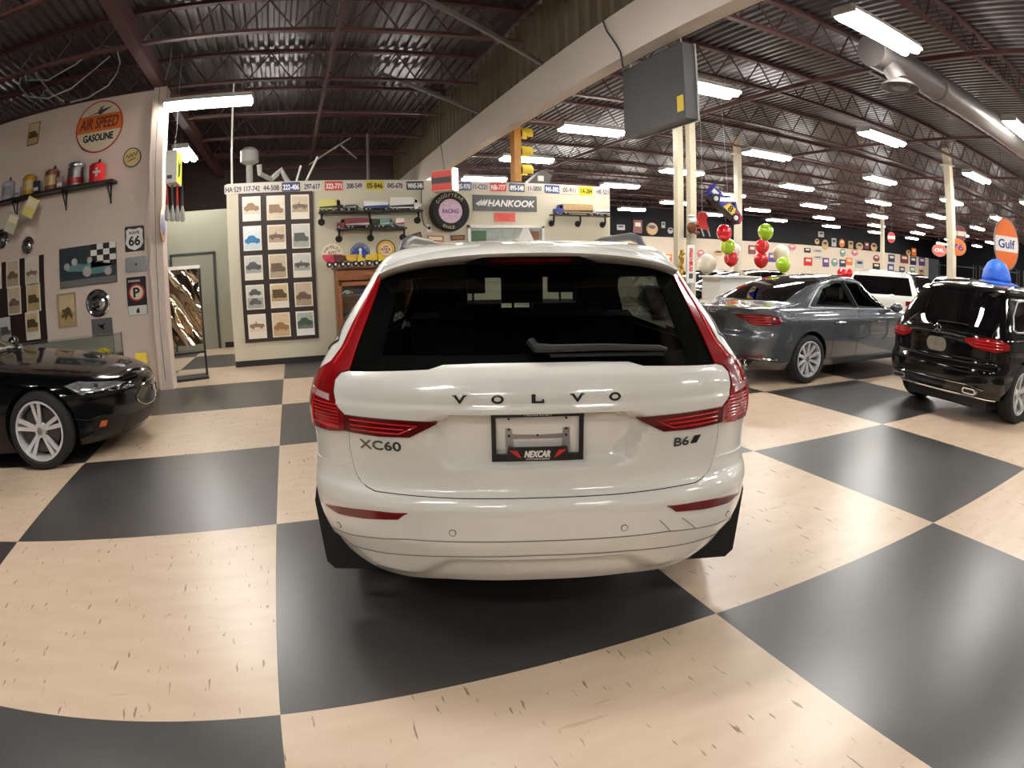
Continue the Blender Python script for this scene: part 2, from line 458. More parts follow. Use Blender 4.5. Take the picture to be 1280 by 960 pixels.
def place_light(x, y, rz, label, group=None, z=LZ):
    global first
    o = proto if first else copy_tree(proto)
    first = False
    o.location = (x, y, z); o.rotation_euler = (0, 0, rz); o['label'] = label
    if group: o['group'] = group
    elif 'group' in o: del o['group']
    return o
for j in range(-2, 7):
    for i in range(0, 9):
        x, y = 5.6 + 4.45 * i, 1.75 + 3.22 * j
        if y > 23 or x > 44: continue
        if j < 0: lab, g = 'twin-tube ceiling light in the rows behind the camera, outside the photo', 'ceiling lights'
        else: lab, g = 'white twin-tube ceiling light, %s row from the front, %s along from the white beam' % (ORD[j], ORD[i]), 'ceiling lights'
        place_light(x, y, 0, lab, g)
place_light(-.95, 6.95, 0, 'twin-tube ceiling light glaring beside the end of the left wall', z=4.02)
place_light(-1.9, 10.7, PI / 2, 'ceiling light seen end-on down the corridor, above the lit yellow sign')
for y in (1.5, -2.6, -6.2):
    for x in (-2.2, .95):
        if (y, x) != (-2.6, .95): place_light(x, y, 0, 'twin-tube ceiling light overhead in the left bay, outside the photo', 'left bay lights')
for x in (-.2, 3.0): place_light(x, 12.6, 0, 'twin-tube light hung low behind the display wall, out of sight', 'storage lights', z=3.3)

# ------------------------------------------------------------------ cars
def curve(pts):
    X = [float(p[0]) for p in pts]; V = [float(p[1]) for p in pts]
    h = [X[i + 1] - X[i] for i in range(len(X) - 1)]; dl = [(V[i + 1] - V[i]) / h[i] for i in range(len(h))]
    m = [dl[0]] + [0.0] * (len(X) - 2) + [dl[-1]]
    for i in range(1, len(X) - 1):
        if dl[i - 1] * dl[i] > 0:
            w1, w2 = 2 * h[i] + h[i - 1], h[i] + 2 * h[i - 1]; m[i] = (w1 + w2) / (w1 / dl[i - 1] + w2 / dl[i])
    def f(x):
        x = min(max(x, X[0]), X[-1]); i = 0
        while i < len(h) - 1 and x >= X[i + 1]: i += 1
        t = (x - X[i]) / h[i]
        return V[i] * (2 * t ** 3 - 3 * t * t + 1) + h[i] * m[i] * (t ** 3 - 2 * t * t + t) + V[i + 1] * (3 * t * t - 2 * t ** 3) + h[i] * m[i + 1] * (t ** 3 - t * t)
    return f

def inside(p, poly):
    x, y = p; c = False; j = len(poly) - 1
    for i in range(len(poly)):
        xi, yi = poly[i]; xj, yj = poly[j]
        if (yi > y) != (yj > y) and x < (xj - xi) * (y - yi) / (yj - yi) + xi: c = not c
        j = i
    return c

class Car:
    """x to the car's right, y forward from the rearmost point, z up"""
    def __init__(s, yr, yf, w, Dr, Df, n=2.5, nf=2.4, relief=None):
        s.yr, s.yf, s.w, s.Dr, s.Df = curve(yr), curve(yf), curve(w), curve(Dr), curve(Df)
        s.n, s.nf = n, nf; s.relief = relief or (lambda x, z: 0.0)
    def rear(s, x, z):
        t = min(abs(x) / s.w(z), 1.0)
        return s.yr(z) + s.Dr(z) * (1 - (1 - t ** s.n) ** (1 / s.n)) + s.relief(x, z)
    def front(s, x, z):
        t = min(abs(x) / s.w(z), 1.0)
        return s.yf(z) - s.Df(z) * (1 - (1 - t ** s.nf) ** (1 / s.nf))
    def side(s, y, z):
        w_, yr, D = s.w(z), s.yr(z), s.Dr(z)
        if y < yr + D:
            k = min(max(1 - (y - yr) / D, 0), 1); return w_ * (1 - k ** s.n) ** (1 / s.n)
        yf, D = s.yf(z), s.Df(z)
        if y > yf - D:
            k = min(max((y - (yf - D)) / D, 0), 1); return w_ * (1 - k ** s.nf) ** (1 / s.nf)
        return w_
    # perimeter coordinate: |q| <= 1 the rear, beyond it metres along the side
    def qx(s, x, z):
        return math.copysign(math.asin(min(1, (abs(x) / s.w(z)) ** (s.n / 2))) / (PI / 2), x)
    def qy(s, y, z, sg):
        D = s.Dr(z); k = (y - s.yr(z)) / D
        return sg * (math.acos(min(1, max(0, 1 - k) ** (s.n / 2))) / (PI / 2)) if k < 1 else sg * (1 + y - s.yr(z) - D)
    def pq(s, q, z):
        sg = 1 if q >= 0 else -1; a = abs(q)
        if a <= 1:
            x = s.w(z) * math.sin(a * PI / 2) ** (2 / s.n) * sg
            y = s.yr(z) + s.Dr(z) * (1 - max(0.0, math.cos(a * PI / 2)) ** (2 / s.n))
            return (x, y + s.relief(x, z), z)
        return (sg * s.w(z), s.yr(z) + s.Dr(z) + a - 1, z)
    def fq(s, q, z):
        sg = 1 if q >= 0 else -1; a = abs(q)
        if a <= 1:
            return (s.w(z) * math.sin(a * PI / 2) ** (2 / s.nf) * sg, s.yf(z) - s.Df(z) * (1 - max(0.0, math.cos(a * PI / 2)) ** (2 / s.nf)), z)
        return (sg * s.w(z), s.yf(z) - s.Df(z) - (a - 1), z)
    def fqx(s, x, z):
        return math.copysign(math.asin(min(1, (abs(x) / s.w(z)) ** (s.nf / 2))) / (PI / 2), x)
    def fqy(s, y, z, sg):
        D = s.Df(z); k = (s.yf(z) - y) / D
        return sg * (math.acos(min(1, max(0, 1 - k) ** (s.nf / 2))) / (PI / 2)) if k < 1 else sg * (1 + s.yf(z) - D - y)
    def mflat(s, a, b): return (a, s.rear(a, b) - s.relief(a, b), b)
    def mrear(s, a, b): return (a, s.rear(a, b), b)
    def mfront(s, a, b): return (a, s.front(a, b), b)
    def mside(s, sg): return lambda a, b: (sg * s.side(a, b), a, b)

def normal(mp, a, b, ref):
    e = 2e-3
    p = Vector(mp(a, b)); da = Vector(mp(a + e, b)) - Vector(mp(a - e, b)); db = Vector(mp(a, b + e)) - Vector(mp(a, b - e))
    n = da.cross(db)
    if n.length < 1e-12: n = Vector(p) - Vector(ref)
    n.normalize()
    return -n if n.dot(p - Vector(ref)) < 0 else n

def densify(poly, cell, closed=True):
    o = []; n = len(poly)
    for i in range(n if closed else n - 1):
        a, b = poly[i], poly[(i + 1) % n]; k = max(1, int(math.ceil(math.hypot(b[0] - a[0], b[1] - a[1]) / cell)))
        o += [(a[0] + (b[0] - a[0]) * j / k, a[1] + (b[1] - a[1]) * j / k) for j in range(k)]
    if not closed: o.append(poly[-1])
    return o

def patch(name, mats, parent, poly, mp, ref, off=0.005, thick=0.015, cell=0.04, cellb=None, smooth=0.6):
    """a panel cut to an outline and laid on a body surface, with a turned-in rim"""
    cellb = cellb or cell
    poly = densify(poly, cell)
    bm = bmesh.new()
    bm.faces.new([bm.verts.new((a, b, 0)) for a, b in poly])
    A = [p[0] for p in poly]; B = [p[1] for p in poly]
    for k in range(int(math.floor(min(A) / cell)) + 1, int(math.ceil(max(A) / cell))):
        bmesh.ops.bisect_plane(bm, geom=bm.verts[:] + bm.edges[:] + bm.faces[:], dist=1e-5, plane_co=(k * cell, 0, 0), plane_no=(1, 0, 0))
    for k in range(int(math.floor(min(B) / cellb)) + 1, int(math.ceil(max(B) / cellb))):
        bmesh.ops.bisect_plane(bm, geom=bm.verts[:] + bm.edges[:] + bm.faces[:], dist=1e-5, plane_co=(0, k * cellb, 0), plane_no=(0, 1, 0))
    bm.normal_update(); bm.verts.ensure_lookup_table(); bm.verts.index_update()
    P = []; N = []
    for v in bm.verts:
        n = normal(mp, v.co.x, v.co.y, ref); N.append(n); P.append(Vector(mp(v.co.x, v.co.y)) + n * off)
    mb = MB()
    F = [[v.index for v in f.verts] for f in bm.faces]
    nv = len(P); inner = {}
    V = list(P)
    for e in bm.edges:
        if len(e.link_faces) == 1:
            for v in e.verts:
                if v.index not in inner: inner[v.index] = len(V); V.append(P[v.index] - N[v.index] * thick)
            a, b = e.verts[0].index, e.verts[1].index
            F.append([a, b, inner[b], inner[a]])
    bm.free()
    mb.add(V, F)
    o = mb.build(name, mats, parent, smooth=smooth)
    return o

def outline(mb, poly, mp, ref, r=0.004, off=0.003, closed=True, cell=0.03, n=5):
    pts = densify(poly, cell, closed)
    if closed: pts = pts + pts[:2]
    P = []
    for a, b in pts: P.append(Vector(mp(a, b)) + normal(mp, a, b, ref) * off)
    return mb.tube(P, r, n)

def shell(name, mats, car, zs, parent, wheels=(), wr=0.38, holes=(), na=44, ns=70, deep=0.3, inset=None):
    rings = []
    for z in zs:
        P = []
        for i in range(na + 1):
            q = -1 + 2 * i / na; p = car.pq(q, z)
            P.append((p[0], p[1] + (inset(z) * (1 - q ** 4) if inset else 0), p[2]))
        y0, y1 = car.yr(z) + car.Dr(z), car.yf(z) - car.Df(z)
        if y1 < y0 + 0.05: y0 = y1 = (y0 + y1) / 2; y1 += .02; y0 -= .02
        for i in range(1, ns): P.append((car.w(z), y0 + (y1 - y0) * i / ns, z))
        for i in range(na + 1): P.append(car.fq(1 - 2 * i / na, z))
        for i in range(1, ns): P.append((-car.w(z), y1 + (y0 - y1) * i / ns, z))
        rings.append(P)
    n = len(rings[0]); mb = MB()
    for P in rings: mb.v += P
    for j in range(len(rings) - 1):
        for i in range(n):
            mb.f.append([j * n + i, j * n + (i + 1) % n, (j + 1) * n + (i + 1) % n, (j + 1) * n + i]); mb.m.append(0)
    # caps: strips across, so the roof and the floor stay smooth
    for j, flip in ((0, True), (len(rings) - 1, False)):
        o = j * n
        L = [o + (na // 2 - k) % n for k in range(0, n // 2 + 1)]; Rr = [o + (na // 2 + k) % n for k in range(0, n // 2 + 1)]
        for k in range(n // 2):
            q = [L[k], Rr[k], Rr[k + 1], L[k + 1]]
            q = [x for i, x in enumerate(q) if x not in q[:i]]
            if len(q) > 2: mb.f.append(q[::-1] if flip else q); mb.m.append(1 if flip else 0)
    o = mb.build(name, mats, None, smooth=0.5)
    if wheels:
        cb = MB(); cb.mi = 1
        for (x, y, z) in wheels:
            sg = 1 if x > 0 else -1
            cb.cyl((x - sg * deep, y, z), (x + sg * 0.5, y, z), wr, n=56)
        c = cb.build('cutter', mats, None, smooth=0)
        md = o.modifiers.new('arches', 'BOOLEAN'); md.operation = 'DIFFERENCE'; md.object = c; md.solver = 'EXACT'
        dg = bpy.context.evaluated_depsgraph_get()
        me = bpy.data.meshes.new_from_object(o.evaluated_get(dg))
        o.modifiers.clear(); old = o.data; o.data = me; bpy.data.meshes.remove(old)
        cm = c.data; bpy.data.objects.remove(c); bpy.data.meshes.remove(cm)
        me.name = name
        me.polygons.foreach_set('use_smooth', [True] * len(me.polygons)); me.set_sharp_from_angle(angle=0.5)
    if holes:
        bm = bmesh.new(); bm.from_mesh(o.data); kill = []
        for f in bm.faces:
            c = f.calc_center_median()
            for kind, poly in holes:
                if kind == 'rear' and c.y < 1.3 and c.y < car.yr(c.z) + 0.35 and inside((c.x, c.z), poly): kill.append(f); break
                if kind == 'front' and c.y > car.yf(c.z) - 0.6 and inside((c.x, c.z), poly): kill.append(f); break
                if kind == 'right' and c.x > 0.45 and abs(f.normal.x) > 0.3 and inside((c.y, c.z), poly): kill.append(f); break
                if kind == 'left' and c.x < -0.45 and abs(f.normal.x) > 0.3 and inside((c.y, c.z), poly): kill.append(f); break
        bmesh.ops.delete(bm, geom=kill, context='FACES'); bm.to_mesh(o.data); bm.free()
    if parent is not None: o.parent = parent
    return o

def levels(a, b, step, extra=()):
    z = list(np.arange(a, b, step)) + [b] + list(extra)
    return sorted(set(round(float(x), 4) for x in z))

M_tyre = M_rubber
M_disc = mat('brake_disc', (90, 88, 86), 0.35, 0.9)
def wheel(parent, x, y, r, width=0.23, rimr=0.25, style=10, spoke=None, rimmat=None):
    """tyre (a part) with rim, hub cap and brake disc; outer face away from the car"""
    rimmat = rimmat or M_silver
    sg = 1 if x > 0 else -1; h = width / 2
    t = MB(); t.lathe([(rimr, h * .75), (rimr + .012, h * .92), (r - .06, h), (r - .02, h * .92), (r - .004, h * .7), (r, 0), (r - .004, -h * .7), (r - .02, -h * .92), (r - .06, -h), (rimr + .012, -h * .92), (rimr, -h * .75)], (0, 0, 0), 'X', 56, close=True)
    to = t.build('tyre', M_tyre, parent, loc=(x, y, r))
    m = MB(); o = sg * h
    m.lathe([(rimr + .008, o * .78), (rimr + .006, o * .90), (rimr - .012, o * .92), (rimr - .02, o * .7), (rimr - .03, -o * .6), (rimr + .004, -o * .7)], (0, 0, 0), 'X', 48, close=True)
    n = style if style != 'double' else 10
    for k in range(n):
        if style == 'double': a = 2 * PI * (k // 2) / 5 + PI / 2 + (0.15 if k % 2 else -0.15); w0, w1 = .030, .040
        else: a = 2 * PI * k / n + PI / 2; w0, w1 = (.030, .046) if n >= 9 else (.05, .08)
        if style == 'double': ca, sa = math.cos(a), math.sin(a)
        else: ca, sa = math.cos(a), math.sin(a)
        tx, tz = -sa, ca
        P = []
        for rr, ww, ox in ((.05, w0, o * .55), (rimr - .012, w1, o * .82)):
            for s1 in (-1, 1):
                for dd in (0, -.035 * sg): P.append((ox + dd, rr * ca + s1 * ww / 2 * tx, rr * sa + s1 * ww / 2 * tz))
        m.add(P, [(0, 2, 6, 4), (1, 5, 7, 3), (0, 4, 5, 1), (2, 3, 7, 6), (0, 1, 3, 2), (4, 6, 7, 5)])
    m.cyl((o * .3, 0, 0), (o * .6, 0, 0), .075, .06, 24)
    for k in range(5):
        a = 2 * PI * k / 5 + .3; m.cyl((o * .55, .05 * math.cos(a), .05 * math.sin(a)), (o * .66, .05 * math.cos(a), .05 * math.sin(a)), .009, n=8)
    ro = m.build('rim', rimmat, to)
    c = MB(); c.cyl((o * .58, 0, 0), (o * .68, 0, 0), .034, .03, 20); c.build('hub_cap', M_alu, to)
    d = MB(); d.cyl((o * .05, 0, 0), (o * .2, 0, 0), rimr * .78, n=32); d.build('brake_disc', M_disc, to)
    return to

M_seat = mat('seat_cloth', (24, 24, 26), 0.8)
def seats(parent, rows, z0=0.55):
    for (xs, y, hz, wd_) in rows:
        for x in xs:
            m = MB()
            m.box((x, y + .28, z0), (wd_, .52, .16))
            m.box((x, y, z0 + hz / 2), (wd_, .14, hz), M=Matrix.Rotation(.16, 3, 'X'))
            m.cyl((x - .05, y - .06, z0 + hz - .02), (x - .05, y - .08, z0 + hz + .12), .008, n=6)
            m.cyl((x + .05, y - .06, z0 + hz - .02), (x + .05, y - .08, z0 + hz + .12), .008, n=6)
            m.box((x, y - .09, z0 + hz + .15), (wd_ * .55, .09, .17), M=Matrix.Rotation(.1, 3, 'X'))
            m.build('seat', M_seat, parent)

M_lens = mat('red_lens', (128, 3, 9), 0.2, coat=.45, spec=.3)
M_lensd = mat('dark_red_lens', (86, 3, 9), 0.22, coat=.35, spec=.3)
M_lensc = mat('clear_lens', (190, 160, 160), 0.15, coat=1.0)
M_refl = mat('reflector_red', (110, 6, 14), 0.2, coat=1.0)
M_guide = mat('light_guide_red', (196, 26, 28), 0.25, coat=.4)
M_seam = mat('shut_line', (14, 14, 15), 0.6)
M_privacy = mat_glass('privacy_glass', (0.32, 0.35, 0.33), 1.33)
M_tint = mat_glass('tinted_glass', (0.80, 0.84, 0.81), 1.48)
M_darkglass = mat('black_glass', (4, 4, 5), 0.03, coat=1.0, spec=0.4)

# ------------------------------------------------------------------ white SUV, seen from behind
M_wpaint = mat_paint('white_pearl_paint', (226, 224, 217), 0.3)
M_wtrim = mat('white_bumper_paint', (226, 224, 217), 0.3, coat=1.0)
def sstep(a, b, x):
    t = min(max((x - a) / (b - a), 0), 1); return t * t * (3 - 2 * t)
def wrelief(x, z):
    # recess around the number plate: overhang above, running out below
    ax = abs(x); d = 0.0
    if .74 < z < .985:
        edge = .385 + (z - .86) * .45 if z < .93 else .41 - (z - .93) * 1.6
        k = 1 - sstep(edge - .06, edge, ax)
        d += .060 * k * sstep(.757, .79, z) * (1 - sstep(.957, .971, z))
    # bumper: lower skirt set back, diffuser channel in the middle
    if z < .42:
        lowz = .402 - .095 * sstep(.30, .50, ax) + .10 * sstep(.62, .80, ax)
        d += .026 * (1 - sstep(lowz - .012, lowz + .004, z))
    d += .010 * (1 - sstep(.592, .602, z)) * (1 if z < .66 else 0) * .5
    return d
wc = Car(yr=[(.22, .12), (.28, .075), (.32, .05), (.40, .025), (.5, 0), (.6, 0), (.64, .012), (.675, .045), (.72, .055), (.80, .05), (.95, .03), (.985, .03), (1.0, .037), (1.02, .038), (1.08, .06), (1.12, .095), (1.14, .125), (1.30, .28), (1.48, .46), (1.50, .475), (1.56, .50), (1.60, .75), (1.625, 1.2)],
         yf=[(.22, 4.4), (.4, 4.62), (.55, 4.68), (.7, 4.69), (.85, 4.66), (.95, 4.55), (1.0, 4.3), (1.05, 3.75), (1.09, 3.35), (1.15, 3.2), (1.3, 2.85), (1.45, 2.5), (1.53, 2.25), (1.57, 2.1), (1.60, 1.9), (1.625, 1.6)],
         w=[(.22, .81), (.28, .85), (.32, .87), (.38, .895), (.45, .915), (.55, .935), (.65, .94), (.8, .94), (.95, .94), (1.05, .915), (1.12, .885), (1.2, .845), (1.3, .79), (1.4, .74), (1.48, .70), (1.53, .665), (1.57, .60), (1.60, .5), (1.625, .3)],
         Dr=[(.22, .5), (1.0, .5), (1.2, .42), (1.5, .35), (1.62, .3)], Df=[(.22, .6), (1.0, .6), (1.1, .4), (1.62, .2)], n=2.5, nf=2.3, relief=wrelief)
WH = 19.23
a_ = math.radians(WH)
wn = np.array([math.cos(a_), -math.sin(a_), 0]); wf = np.array([math.sin(a_), math.cos(a_), 0])
WO = CAM + .135 * wn + 2.0 * wf
suv = thing('suv', 'large white SUV seen from behind, parked in the middle of the checkered floor', 'car', (WO[0], WO[1], 0), -a_)
ref = (0, 2.3, .85)
glass_poly = [(-.70, 1.104), (-.39, 1.117), (-.335, 1.131), (-.2, 1.134), (.2, 1.134), (.335, 1.131), (.39, 1.117), (.70, 1.104), (.64, 1.46), (.625, 1.495), (-.625, 1.495), (-.64, 1.46)]
hole_r = [(-.62, 1.15), (.62, 1.15), (.56, 1.455), (-.56, 1.455)]
hole_f = [(-.62, 1.13), (.62, 1.13), (.55, 1.47), (-.55, 1.47)]
win_side = [(.42, 1.20), (.62, 1.10), (3.02, 1.04), (2.62, 1.32), (2.2, 1.47), (1.3, 1.50), (.85, 1.42)]
hole_s = [(.72, 1.18), (.80, 1.13), (2.85, 1.10), (2.5, 1.33), (2.15, 1.43), (1.3, 1.46), (.95, 1.38)]
shell('body', [M_wpaint, M_black], wc, levels(.36, 1.625, .022, (.655, .675, .955, .965, .975, .985, 1.0, 1.57, 1.585, 1.6, 1.612)), suv,
      wheels=[(x, y, .36) for x in (-.86, .86) for y in (.97, 3.83)], wr=.42, inset=lambda z: .035 if z < .44 else 0,
      holes=[('rear', hole_r), ('front', hole_f), ('right', hole_s), ('left', hole_s)])
# tailgate lower and upper panels
gate = [(-.705, .90), (-.71, .813), (-.70, .74), (-.690, .705), (-.672, .682), (-.645, .665), (-.612, .657), (-.30, .653), (.30, .653), (.612, .657), (.645, .665), (.672, .682), (.690, .705), (.70, .74), (.71, .813), (.705, .90), (.72, .955), (.755, .985), (.765, 1.03), (.76, 1.07), (.735, 1.094), (.70, 1.102), (.39, 1.115), (.335, 1.129), (.2, 1.132), (-.2, 1.132), (-.335, 1.129), (-.39, 1.115), (-.70, 1.102), (-.735, 1.094), (-.76, 1.07), (-.765, 1.03), (-.755, .985), (-.72, .955)]
tg = patch('tailgate', M_wtrim, suv, gate, wc.mrear, ref, off=.007, thick=.02, cell=.02, cellb=.009)
m = MB(); outline(m, gate[:16], wc.mrear, ref, r=.0035, off=.004, closed=False); m.build('shut_line', M_seam, tg)
# bumper: from the shelf below the tailgate down to the skirt
qx, qy = wc.qx, wc.qy
bl = [(0, .655), (.612, .659), (.645, .667), (.674, .685), (.693, .707), (.703, .74)]
Bq = [(qx(x, z), z) for x, z in bl] + [(qx(.80, .735), .735), (1.0, .72), (1.10, .66), (1.08, .60), (1.03, .53), (1.0, .46), (.965, .40), (.91, .345), (.81, .29), (.68, .256), (.5, .24), (.38, .246), (.22, .272), (0, .275)]
bumper_poly = Bq + [(-q, z) for q, z in Bq[1:-1]][::-1]
bp = patch('bumper', M_wtrim, suv, bumper_poly, wc.pq, ref, off=.006, thick=.05, cell=.03, cellb=.011)
m = MB()
def lineq(mb, L, r=.003, off=.007):
    P = [(qx(x, z), z) for x, z in L]
    outline(mb, P, wc.pq, ref, r=r, off=off, closed=False)
L1 = [(-.838, .41), (-.845, .432), (-.832, .448), (-.737, .458), (-.49, .489), (-.22, .493), (0, .494)]
L2 = [(-.80, .375), (-.76, .392), (-.60, .401), (-.34, .421), (0, .428)]
for L in (L1, L2): lineq(m, L + [(-x, z) for x, z in L[:-1]][::-1], r=.0022)
lineq(m, [(.458, .541), (.506, .489)], .0018); lineq(m, [(.554, .535), (.619, .478)], .0018)
m.build('panel_line', mat('soft_panel_line', (120, 116, 110), .6), bp)
for x, z in ((-.318, .527), (.318, .527), (-.79, .485), (.79, .485)):
    mp = wc.pq; q = qx(x, z); c = Vector(mp(q, z)); n = normal(mp, q, z, ref)
    m = MB(); m.cyl(c, c + n * .0075, .0135, n=20); m.mi = 1; m.cyl(c, c + n * .0082, .011, n=20); m.build('parking_sensor', [M_seam, M_wtrim], bp)
for sg in (-1, 1):
    P = [(qx(sg * x, z), z) for x, z in ((.855, .553), (.78, .573), (.68, .586), (.483, .600), (.522, .567), (.65, .552), (.78, .541))]
    patch('reflector', M_refl, bp, P, wc.pq, ref, off=.0095, thick=.01, cell=.03)
# rear glass
g = patch('rear_glass', M_privacy, suv, glass_poly, wc.mrear, ref, off=.006, thick=.008, cell=.05)
for P in ([(-.70, 1.104), (-.64, 1.46), (-.625, 1.495), (-.53, 1.495), (-.58, 1.15), (-.6, 1.11)], [(.70, 1.104), (.64, 1.46), (.625, 1.495), (.53, 1.495), (.58, 1.15), (.6, 1.11)],
          [(-.6, 1.11), (-.39, 1.117), (-.335, 1.131), (.335, 1.131), (.39, 1.117), (.6, 1.11), (.6, 1.16), (-.6, 1.16)], [(-.6, 1.44), (.6, 1.44), (.6, 1.495), (-.6, 1.495)]):
    patch('glass_border', mat('glass_frit', (5, 5, 6), .6, spec=.2), g, P, wc.mrear, ref, off=.0035, thick=.006, cell=.05)
# tail lights: the upright strip, the corner block and the arm across the tailgate
for sg, nm in ((-1, 'left'), (1, 'right')):
    pts = [(.628, 1.462), (.648, 1.462), (.69, 1.36), (.728, 1.27), (.76, 1.18), (.80, 1.125)]
    P = [(qx(x, z), z) for x, z in pts] + [(qy(.36, 1.085, 1), 1.085), (qy(.42, 1.05, 1), 1.05), (qy(.46, .98, 1), .98), (qy(.48, .90, 1), .90), (qy(.44, .868, 1), .868)] + \
        [(qx(x, z), z) for x, z in ((.80, .874), (.722, .886), (.722, .95), (.755, .975), (.772, 1.03), (.766, 1.072), (.742, 1.098), (.70, 1.108), (.687, 1.184), (.66, 1.285), (.641, 1.37))]
    tl = patch('tail_light', M_lens, suv, [(sg * q, z) for q, z in P], wc.pq, ref, off=.010, thick=.03, cell=.03)
    tl['label'] = 'tall red tail light on the %s corner' % nm
    m = MB()
    outline(m, [(sg * qx(x, z), z) for x, z in ((.655, 1.43), (.70, 1.30), (.735, 1.19), (.775, 1.12))], wc.pq, ref, r=.004, off=.011, closed=False)
    outline(m, [(sg * q, z) for q, z in ((qx(.82, 1.10), 1.10), (qx(.845, 1.05), 1.05), (qx(.87, .99), .99), (qx(.88, .90), .90), (qx(.74, .90), .90))], wc.pq, ref, r=.004, off=.011, closed=False)
    for k in range(7):
        z = .905 + k * .013
        outline(m, [(sg * qx(.745, z), z), (sg * qx(.87, z), z)], wc.pq, ref, r=.0022, off=.0105, closed=False)
    m.build('light_guide', M_guide, tl)
    patch('reverse_lens', M_lensc, tl, [(sg * qx(x, z), z) for x, z in ((.785, 1.018), (.885, 1.028), (.885, 1.002), (.785, .99))], wc.pq, ref, off=.013, thick=.006, cell=.03)
    P = [(sg * x, z) for x, z in ((.715, .952), (.372, .945), (.358, .938), (.46, .885), (.575, .882), (.712, .888))]
    ta = patch('tail_light_arm', M_lensd, suv, P, wc.mflat, ref, off=.014, thick=.03, cell=.04)
    m = MB()
    outline(m, [(sg * x, z) for x, z in ((.69, .902), (.50, .897), (.43, .928), (.69, .937))], wc.mflat, ref, r=.003, off=.015, closed=False)
    outline(m, [(sg * x, z) for x, z in ((.69, .918), (.48, .914))], wc.mflat, ref, r=.003, off=.015, closed=False)
    m.build('light_guide', M_guide, ta)
    # side windows
    sw = patch('side_glass', M_privacy, suv, win_side, wc.mside(sg), ref, off=.001, thick=.006, cell=.09)
    m = MB(); outline(m, win_side, wc.mside(sg), ref, r=.005, off=.002); m.build('window_trim', M_black, sw)
    # mud flaps, wheel arch cladding, mirrors, roof rails
    m = MB(); m.prism([(.70, .15), (.91, .15), (.945, .185), (.975, .48), (.95, .60), (.74, .60)], lambda a, b, t: (sg * a, .45 - .02 * (b < .3) + t, b), .02)
    m.build('mud_flap', M_rubber, suv)
    m = MB(); m.tube([(sg * .60, .98, 1.575), (sg * .60, 1.05, 1.618), (sg * .595, 1.25, 1.645), (sg * .58, 2.0, 1.66), (sg * .57, 2.6, 1.64), (sg * .57, 2.8, 1.60)], [.02, .022, .022, .022, .022, .018], 10)
    m.build('roof_rail', M_dgrey, suv)
    m = MB(); m.sphere((sg * .955, 2.93, 1.06), .1, sq=(.5, 1.2, .8)); m.bar((sg * .86, 3.0, 1.02), (sg * .95, 2.98, 1.04), .05, .04); m.build('mirror', M_wtrim, suv)
    for y in (.97, 3.83): wheel(suv, sg * .82, y, .36, .235, .25, 10)
# spoiler over the glass
m = MB(); rows = []; NX = 30
for i in range(NX + 1):
    x = -.63 + 1.26 * i / NX; t = abs(x) / .63
    dz = -.050 * t ** 2.4 - .02 * t ** 8; dy = .12 * t ** 2.2
    rows.append([(x, .80 + .25 * dy, 1.604 + dz * .9), (x, .62 + dy * .7, 1.588 + dz), (x, .50 + dy, 1.570 + dz), (x, .385 + dy, 1.546 + dz), (x, .365 + dy, 1.536 + dz), (x, .372 + dy, 1.527 + dz), (x, .43 + dy, 1.510 + dz * .95), (x, .51 + dy * .9, 1.490 + dz * .8), (x, .60 + dy * .9, 1.49 + dz * .8)])
k = len(rows[0])
m.v = [p for r_ in rows for p in r_]
for i in range(NX):
    for j in range(k): m.f.append([i * k + j, i * k + (j + 1) % k, (i + 1) * k + (j + 1) % k, (i + 1) * k + j]); m.m.append(0)
m.f += [list(range(k)), list(range(NX * k, NX * k + k))[::-1]]; m.m += [0, 0]
sp = m.build('roof_spoiler', M_wtrim, suv, smooth=.9)
m = MB(); m.prism([(-.27, 1.500), (-.17, 1.486), (.17, 1.486), (.27, 1.500), (.19, 1.521), (-.19, 1.521)], lambda a, b, t: (a, .420 - (b - 1.505) * 1.9 + t, b), .03); hb = m.build('brake_light_housing', M_black, sp)
m = MB(); m.prism([(-.15, 1.494), (.15, 1.494), (.168, 1.513), (-.168, 1.513)], lambda a, b, t: (a, .413 - (b - 1.505) * 1.9 + t, b), .012); m.build('brake_light', M_lens, hb)
# antenna fin, roof glass
m = MB()
m.add([(-.04, .78, 1.595), (.04, .78, 1.595), (.045, 1.0, 1.61), (-.045, 1.0, 1.61), (-.012, .80, 1.662), (.012, .80, 1.662), (.008, .88, 1.655), (-.008, .88, 1.655)],
      [(0, 1, 5, 4), (1, 2, 6, 5), (2, 3, 7, 6), (3, 0, 4, 7), (4, 5, 6, 7), (0, 3, 2, 1)])
m.build('antenna_fin', M_wtrim, suv, smooth=1.2)
m = MB(); m.prism(rrect(.86, 1.5, .08, 0, 2.0), lambda a, b, t: (a, b, 1.634 - .05 * (a / .43) ** 2 * .3 - .05 * ((b - 1.6) / 1.1) ** 2 * .4 - t), .02); m.build('roof_glass', M_darkglass, suv)
# wiper
m = MB()
P = [(-.02, 1.19), (.0, 1.165), (.06, 1.163), (.25, 1.165), (.46, 1.156), (.49, 1.15)]
m.tube([Vector(wc.mrear(a, b)) + normal(wc.mrear, a, b, ref) * .028 for a, b in P], [.018, .02, .016, .014, .012, .008], 8)
P = [(.05, 1.148), (.25, 1.148), (.48, 1.143)]
m.tube([Vector(wc.mrear(a, b)) + normal(wc.mrear, a, b, ref) * .016 for a, b in P], .007, 6)
m.build('rear_wiper', mat('wiper_black', (34, 36, 38), .4), suv)
# windscreen
patch('windscreen', M_tint, suv, [(-.70, 1.09), (.70, 1.09), (.60, 1.5), (-.60, 1.5)], wc.mfront, ref, off=.004, thick=.006, cell=.09)
